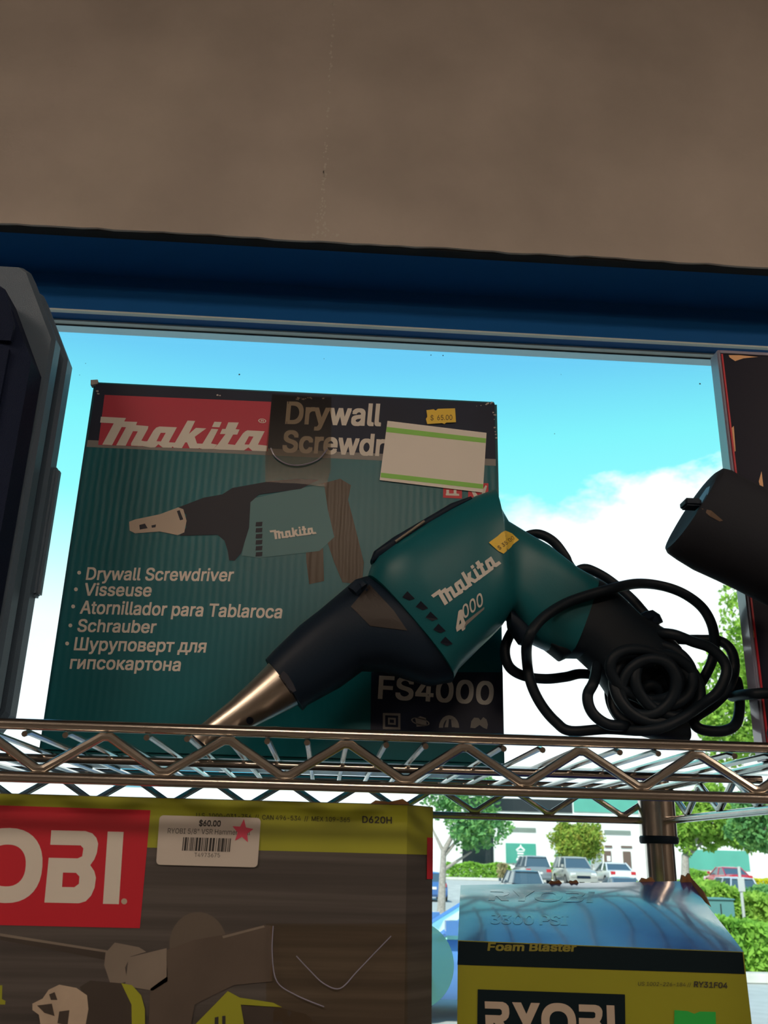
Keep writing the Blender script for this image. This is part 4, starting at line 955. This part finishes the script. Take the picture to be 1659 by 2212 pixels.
# green cabinet among the shrubs and the sign on its pole
ca = at(1526, 1940, 19.5); cb = at(1589, 1986, 19.5); z0 = gz(19.5)+.04
cab = thing('utility_cabinet', 'teal green utility cabinet half sunk among the shrubs at right', 'utility cabinet', ((ca.x+cb.x)/2, 19.7, z0))
MB().box((ca.x, 19.5, z0), (cb.x, 20.1, ca.z-.03), .01).build('cabinet_body', M['cabinet'], cab)
MB().box((ca.x-.02, 19.47, ca.z-.03), (cb.x+.02, 20.13, ca.z), .008).build('cabinet_lid', M['cabinet'], cab)
MB().box(((ca.x+cb.x)/2-.01, 19.492, z0+.1), ((ca.x+cb.x)/2+.01, 19.5, ca.z-.1)).build('door_seam', M['gasket'], cab)
s0 = at(1609, 2000, 20.2); s1 = at(1604, 1872, 20.2)
sg = thing('street_sign', 'thin pale sign pole with narrow plate standing in the shrub bed', 'sign', (s0.x, 20.2, gz(20.2)))
MB().tube([(s0.x, 20.2, gz(20.2)), (s0.x, 20.2, s1.z)], .03, 10).build('sign_pole', M['pole'], sg)
pa = at(1601, 1896, 20.2); pb = at(1609, 1926, 20.2)
MB().box((s0.x-.07, 20.155, pb.z), (s0.x+.07, 20.168, pa.z), .004).build('sign_plate', M['pole'], sg)

# ---- white building across the lot
BYD = 74.0
bl = thing('office_building', 'long white two storey office building across the parking lot', 'building', (at(1150, 1900, BYD).x, BYD+6, .42))
zr = at(1000, 1652, BYD).z
bxl, bxr = at(150, 1700, BYD).x, at(1800, 1700, BYD).x
MB().box((bxl, BYD, .40), (bxr, BYD+14, zr)).build('wall', M['bwall'], bl, 0)
MB().box((bxl-.1, BYD-.15, zr), (bxr+.1, BYD+14.1, zr+.25)).build('parapet', M['bwall'], bl, 0)
def rect(name, x0, y0, x1, y1, m_, dep=.08, fr_m=None):
    a = at(x0, y0, BYD); b = at(x1, y1, BYD)
    o = MB().box((a.x, BYD-dep, b.z), (b.x, BYD+.02, a.z)).build(name, m_, bl, 0)
    return o
for x0, y0, x1, y1, m_ in ((1000, 1722, 1236, 1756, 'bdark'), (1238, 1722, 1400, 1758, 'bteal'), (1098, 1787, 1157, 1797, 'bband'), (1305, 1793, 1362, 1803, 'bband'), (1092, 1821, 1158, 1866, 'bteal'), (998, 1770, 1066, 1866, 'bdark'), (1480, 1835, 1620, 1881, 'bteal'), (250, 1656, 330, 1700, 'bcyan'), (345, 1656, 470, 1700, 'bcyan'), (490, 1656, 545, 1700, 'bcyan'), (560, 1656, 600, 1700, 'bband'), (1200, 1845, 1212, 1876, 'bteal'), (1265, 1845, 1276, 1876, 'bteal')):
    rect('window', x0, y0, x1, y1, M[m_])
rect('panel', 1276, 1842, 1302, 1882, M['bgrey'])
d1 = rect('door', 1304, 1838, 1321, 1872, M['bdoor'], .1); d2 = rect('door', 1345, 1839, 1365, 1895, M['bdoor'], .1)
rect('transom', 1306, 1826, 1322, 1831, M['bdoor']); rect('transom', 1341, 1827, 1365, 1832, M['bdoor'])
ps = rect('notice', 1310, 1849, 1318, 1860, M['bsign'], .13)
rect('vent', 1170, 1855, 1178, 1858, M['bdark'])
pg = lambda x, y: at(x, y, BYD-.1)
P6 = lambda x, y: (920+x/4.147, 1700+y/4.147)
flat('pagoda_sign', [quad(P6(845, 515), P6(852, 515), P6(856, 530), P6(888, 560), P6(884, 572), P6(848, 545), P6(812, 572), P6(806, 560), P6(842, 530)),
    quad(P6(818, 568), P6(880, 570), P6(882, 580), P6(816, 580)), quad(P6(820, 588), P6(874, 590), P6(876, 604), P6(818, 602)), quad(P6(824, 612), P6(872, 614), P6(874, 628), P6(820, 626)), quad(P6(815, 634), P6(880, 636), P6(888, 660), P6(808, 658))], pg, M['bsign'], bl)

# ---- cars
def car(name, label, px, py, Y, facing, col, kind='suv', scale=1.0, cat='car', glass=None, yaw=0.0):
    c = at(px, py, Y); z0 = gz(Y)
    t = thing(name, label, cat, (c.x, Y, z0))
    sgn = -1 if facing == 'front' else 1       # forward direction along y
    pm = paint('paint '+name+' '+str(px), col); gl = glass or M['carglass']
    if kind == 'suv': Lh, beltz, roofz, hw = 2.3, 1.05, 1.70, .93; prof = [(-2.3, .80), (-2.22, 1.02), (-1.6, 1.06), (.9, 1.05), (1.3, 1.02), (2.0, .92), (2.25, .78), (2.3, .62)]; gb = (-2.15, 1.15); gr = (-1.85, .35)
    else: Lh, beltz, roofz, hw = 2.3, .92, 1.42, .89; prof = [(-2.3, .70), (-2.22, .93), (-1.5, .98), (-.9, .95), (.9, .93), (1.6, .84), (2.2, .70), (2.3, .55)]; gb = (-1.65, 1.05); gr = (-.85, .25)
    ca_, sa_ = math.cos(yaw), math.sin(yaw)
    def T(x, l, z):
        X, Yy = x*scale, sgn*l*scale
        return V((c.x+X*ca_-Yy*sa_, Y+X*sa_+Yy*ca_, z0+z*scale))
    def rg(l, zt, w, zb):
        pts = [(-w*.90, zb), (-w*.99, zb+.10), (-w, (zb+zt)*.5), (-w*.97, zt-.12), (-w*.86, zt-.02), (-w*.5, zt+.015), (w*.5, zt+.015), (w*.86, zt-.02), (w*.97, zt-.12), (w, (zb+zt)*.5), (w*.99, zb+.10), (w*.90, zb)]
        return [T(x, l, z) for x, z in pts]
    R = []
    for i, (l, zt) in enumerate(prof):
        e = i in (0, len(prof)-1); w = hw*(.86 if e else (.95 if i in (1, len(prof)-2) else 1)); R.append(rg(l, zt, w, .42 if e else .24))
    MB().loft(R).build('body', pm, t, 40)
    wb, wr = hw*.90, hw*.70
    q = [(gb[0], wb, beltz-.02), (gb[1], wb, beltz-.04)]
    gv = [T(-wb, gb[0], beltz-.02), T(wb, gb[0], beltz-.02), T(wb, gb[1], beltz-.04), T(-wb, gb[1], beltz-.04), T(-wr, gr[0], roofz-.04), T(wr, gr[0], roofz-.04), T(wr, gr[1], roofz-.05), T(-wr, gr[1], roofz-.05)]
    MB().add(gv, [(0, 1, 5, 4), (1, 2, 6, 5), (2, 3, 7, 6), (3, 0, 4, 7), (4, 5, 6, 7), (3, 2, 1, 0)]).build('windows', gl, t, 0)
    def rr_(l, w, zb, h): return [T(x, l, z) for x, z in ((-w, zb), (-w*.92, zb+h*.7), (-w*.5, zb+h), (w*.5, zb+h), (w*.92, zb+h*.7), (w, zb))]
    MB().loft([rr_(gr[0]-.10, wr*.92, roofz-.09, .02), rr_(gr[0]+.05, wr*1.03, roofz-.07, .06), rr_((gr[0]+gr[1])/2, wr*1.06, roofz-.07, .085), rr_(gr[1]-.05, wr*1.03, roofz-.075, .06), rr_(gr[1]+.10, wr*.94, roofz-.10, .02)]).build('roof', pm, t, 40)
    pil = MB()
    for a, b in ((0, 4), (1, 5), (2, 6), (3, 7)): pil.tube([gv[a], gv[b]], .045*scale, 6)
    for s_ in (-1, 1):
        lm = (gb[0]+gb[1])/2-.1; pil.tube([T(s_*wb*1.0, lm, beltz), T(s_*wr*1.01, (gr[0]+gr[1])/2, roofz-.05)], .04*scale, 6)
    pil.build('pillars', pm, t)
    for s_ in (-1, 1):
        for l in (-1.4, 1.4):
            w_ = MB().tube([T(s_*(hw-.20), l, .34), T(s_*(hw+.01), l, .34)], .34*scale, 20).build('wheel', M['tyre'], t)
            MB().tube([T(s_*(hw+.008), l, .34), T(s_*(hw+.02), l, .34)], .20*scale, 16).build('rim', M['rim'], w_)
        MB().box(*sorted_box(T(s_*hw*.98, gb[1]-.25, beltz+.02), T(s_*(hw+.13), gb[1]-.10, beltz+.18))).build('side_mirror', pm, t)
        MB().box(*sorted_box(T(s_*hw*.52, 2.16, .62), T(s_*hw*.86, 2.285, .76))).build('headlamp', M['lampwhite'], t)
        MB().box(*sorted_box(T(s_*hw*.55, -2.31, .72), T(s_*hw*.87, -2.2, .90))).build('tail_lamp', M['lampred'], t)
    MB().box(*sorted_box(T(-.26, -2.315, .60), T(.26, -2.28, .72))).build('number_plate', M['plate'], t)
    MB().box(*sorted_box(T(-.42, 2.25, .44), T(.42, 2.312, .60))).build('grille', M['blackplastic'], t)
    MB().box(*sorted_box(T(-hw*.86, -2.34, .36), T(hw*.86, -2.2, .52))).build('bumper', pm, t)
    return t
def sorted_box(a, b): return ((min(a.x, b.x), min(a.y, b.y), min(a.z, b.z)), (max(a.x, b.x), max(a.y, b.y), max(a.z, b.z)))
car('parked_car', 'grey sport utility vehicle seen from behind before the clipped hedge', 1148, 1900, 63.5, 'rear', (.22, .25, .27), 'suv', .97)
car('parked_car', 'dark blue grey sport utility vehicle parked nearest behind the dark lidded carton', 1124, 1905, 53, 'rear', (.05, .08, .11), 'suv', .95)
car('parked_car', 'silver beige sport utility vehicle facing the window under the clipped tree', 1241, 1905, 62, 'front', (.42, .42, .38), 'suv', 1.0)
car('parked_car', 'white low car seen from behind before the brown doors', 1324, 1905, 62, 'rear', (.80, .80, .78), 'sedan', 1.0)
car('parked_car', 'dark grey sedan roof just above the torn edge of the carton lid', 1338, 1908, 53, 'rear', (.16, .19, .22), 'sedan', .98)
car('parked_car', 'blue car half hidden at the left beside the slender tree', 922, 1905, 53, 'rear', (.06, .16, .42), 'sedan', 1.0)
car('parked_car', 'red car seen from behind right of the roadside tree', 1572, 1905, 62, 'rear', (.50, .02, .04), 'sedan', .93)
car('parked_car', 'pale silver car parked before the red car', 1576, 1910, 53, 'rear', (.50, .54, .58), 'suv', .90)
car('parked_car', 'sky blue car parked close outside the window behind the lower cartons', 1103, 2100, 12.0, 'rear', (.10, .24, .55), 'sedan', .93, yaw=math.pi/2, glass=M['carglassgreen'])
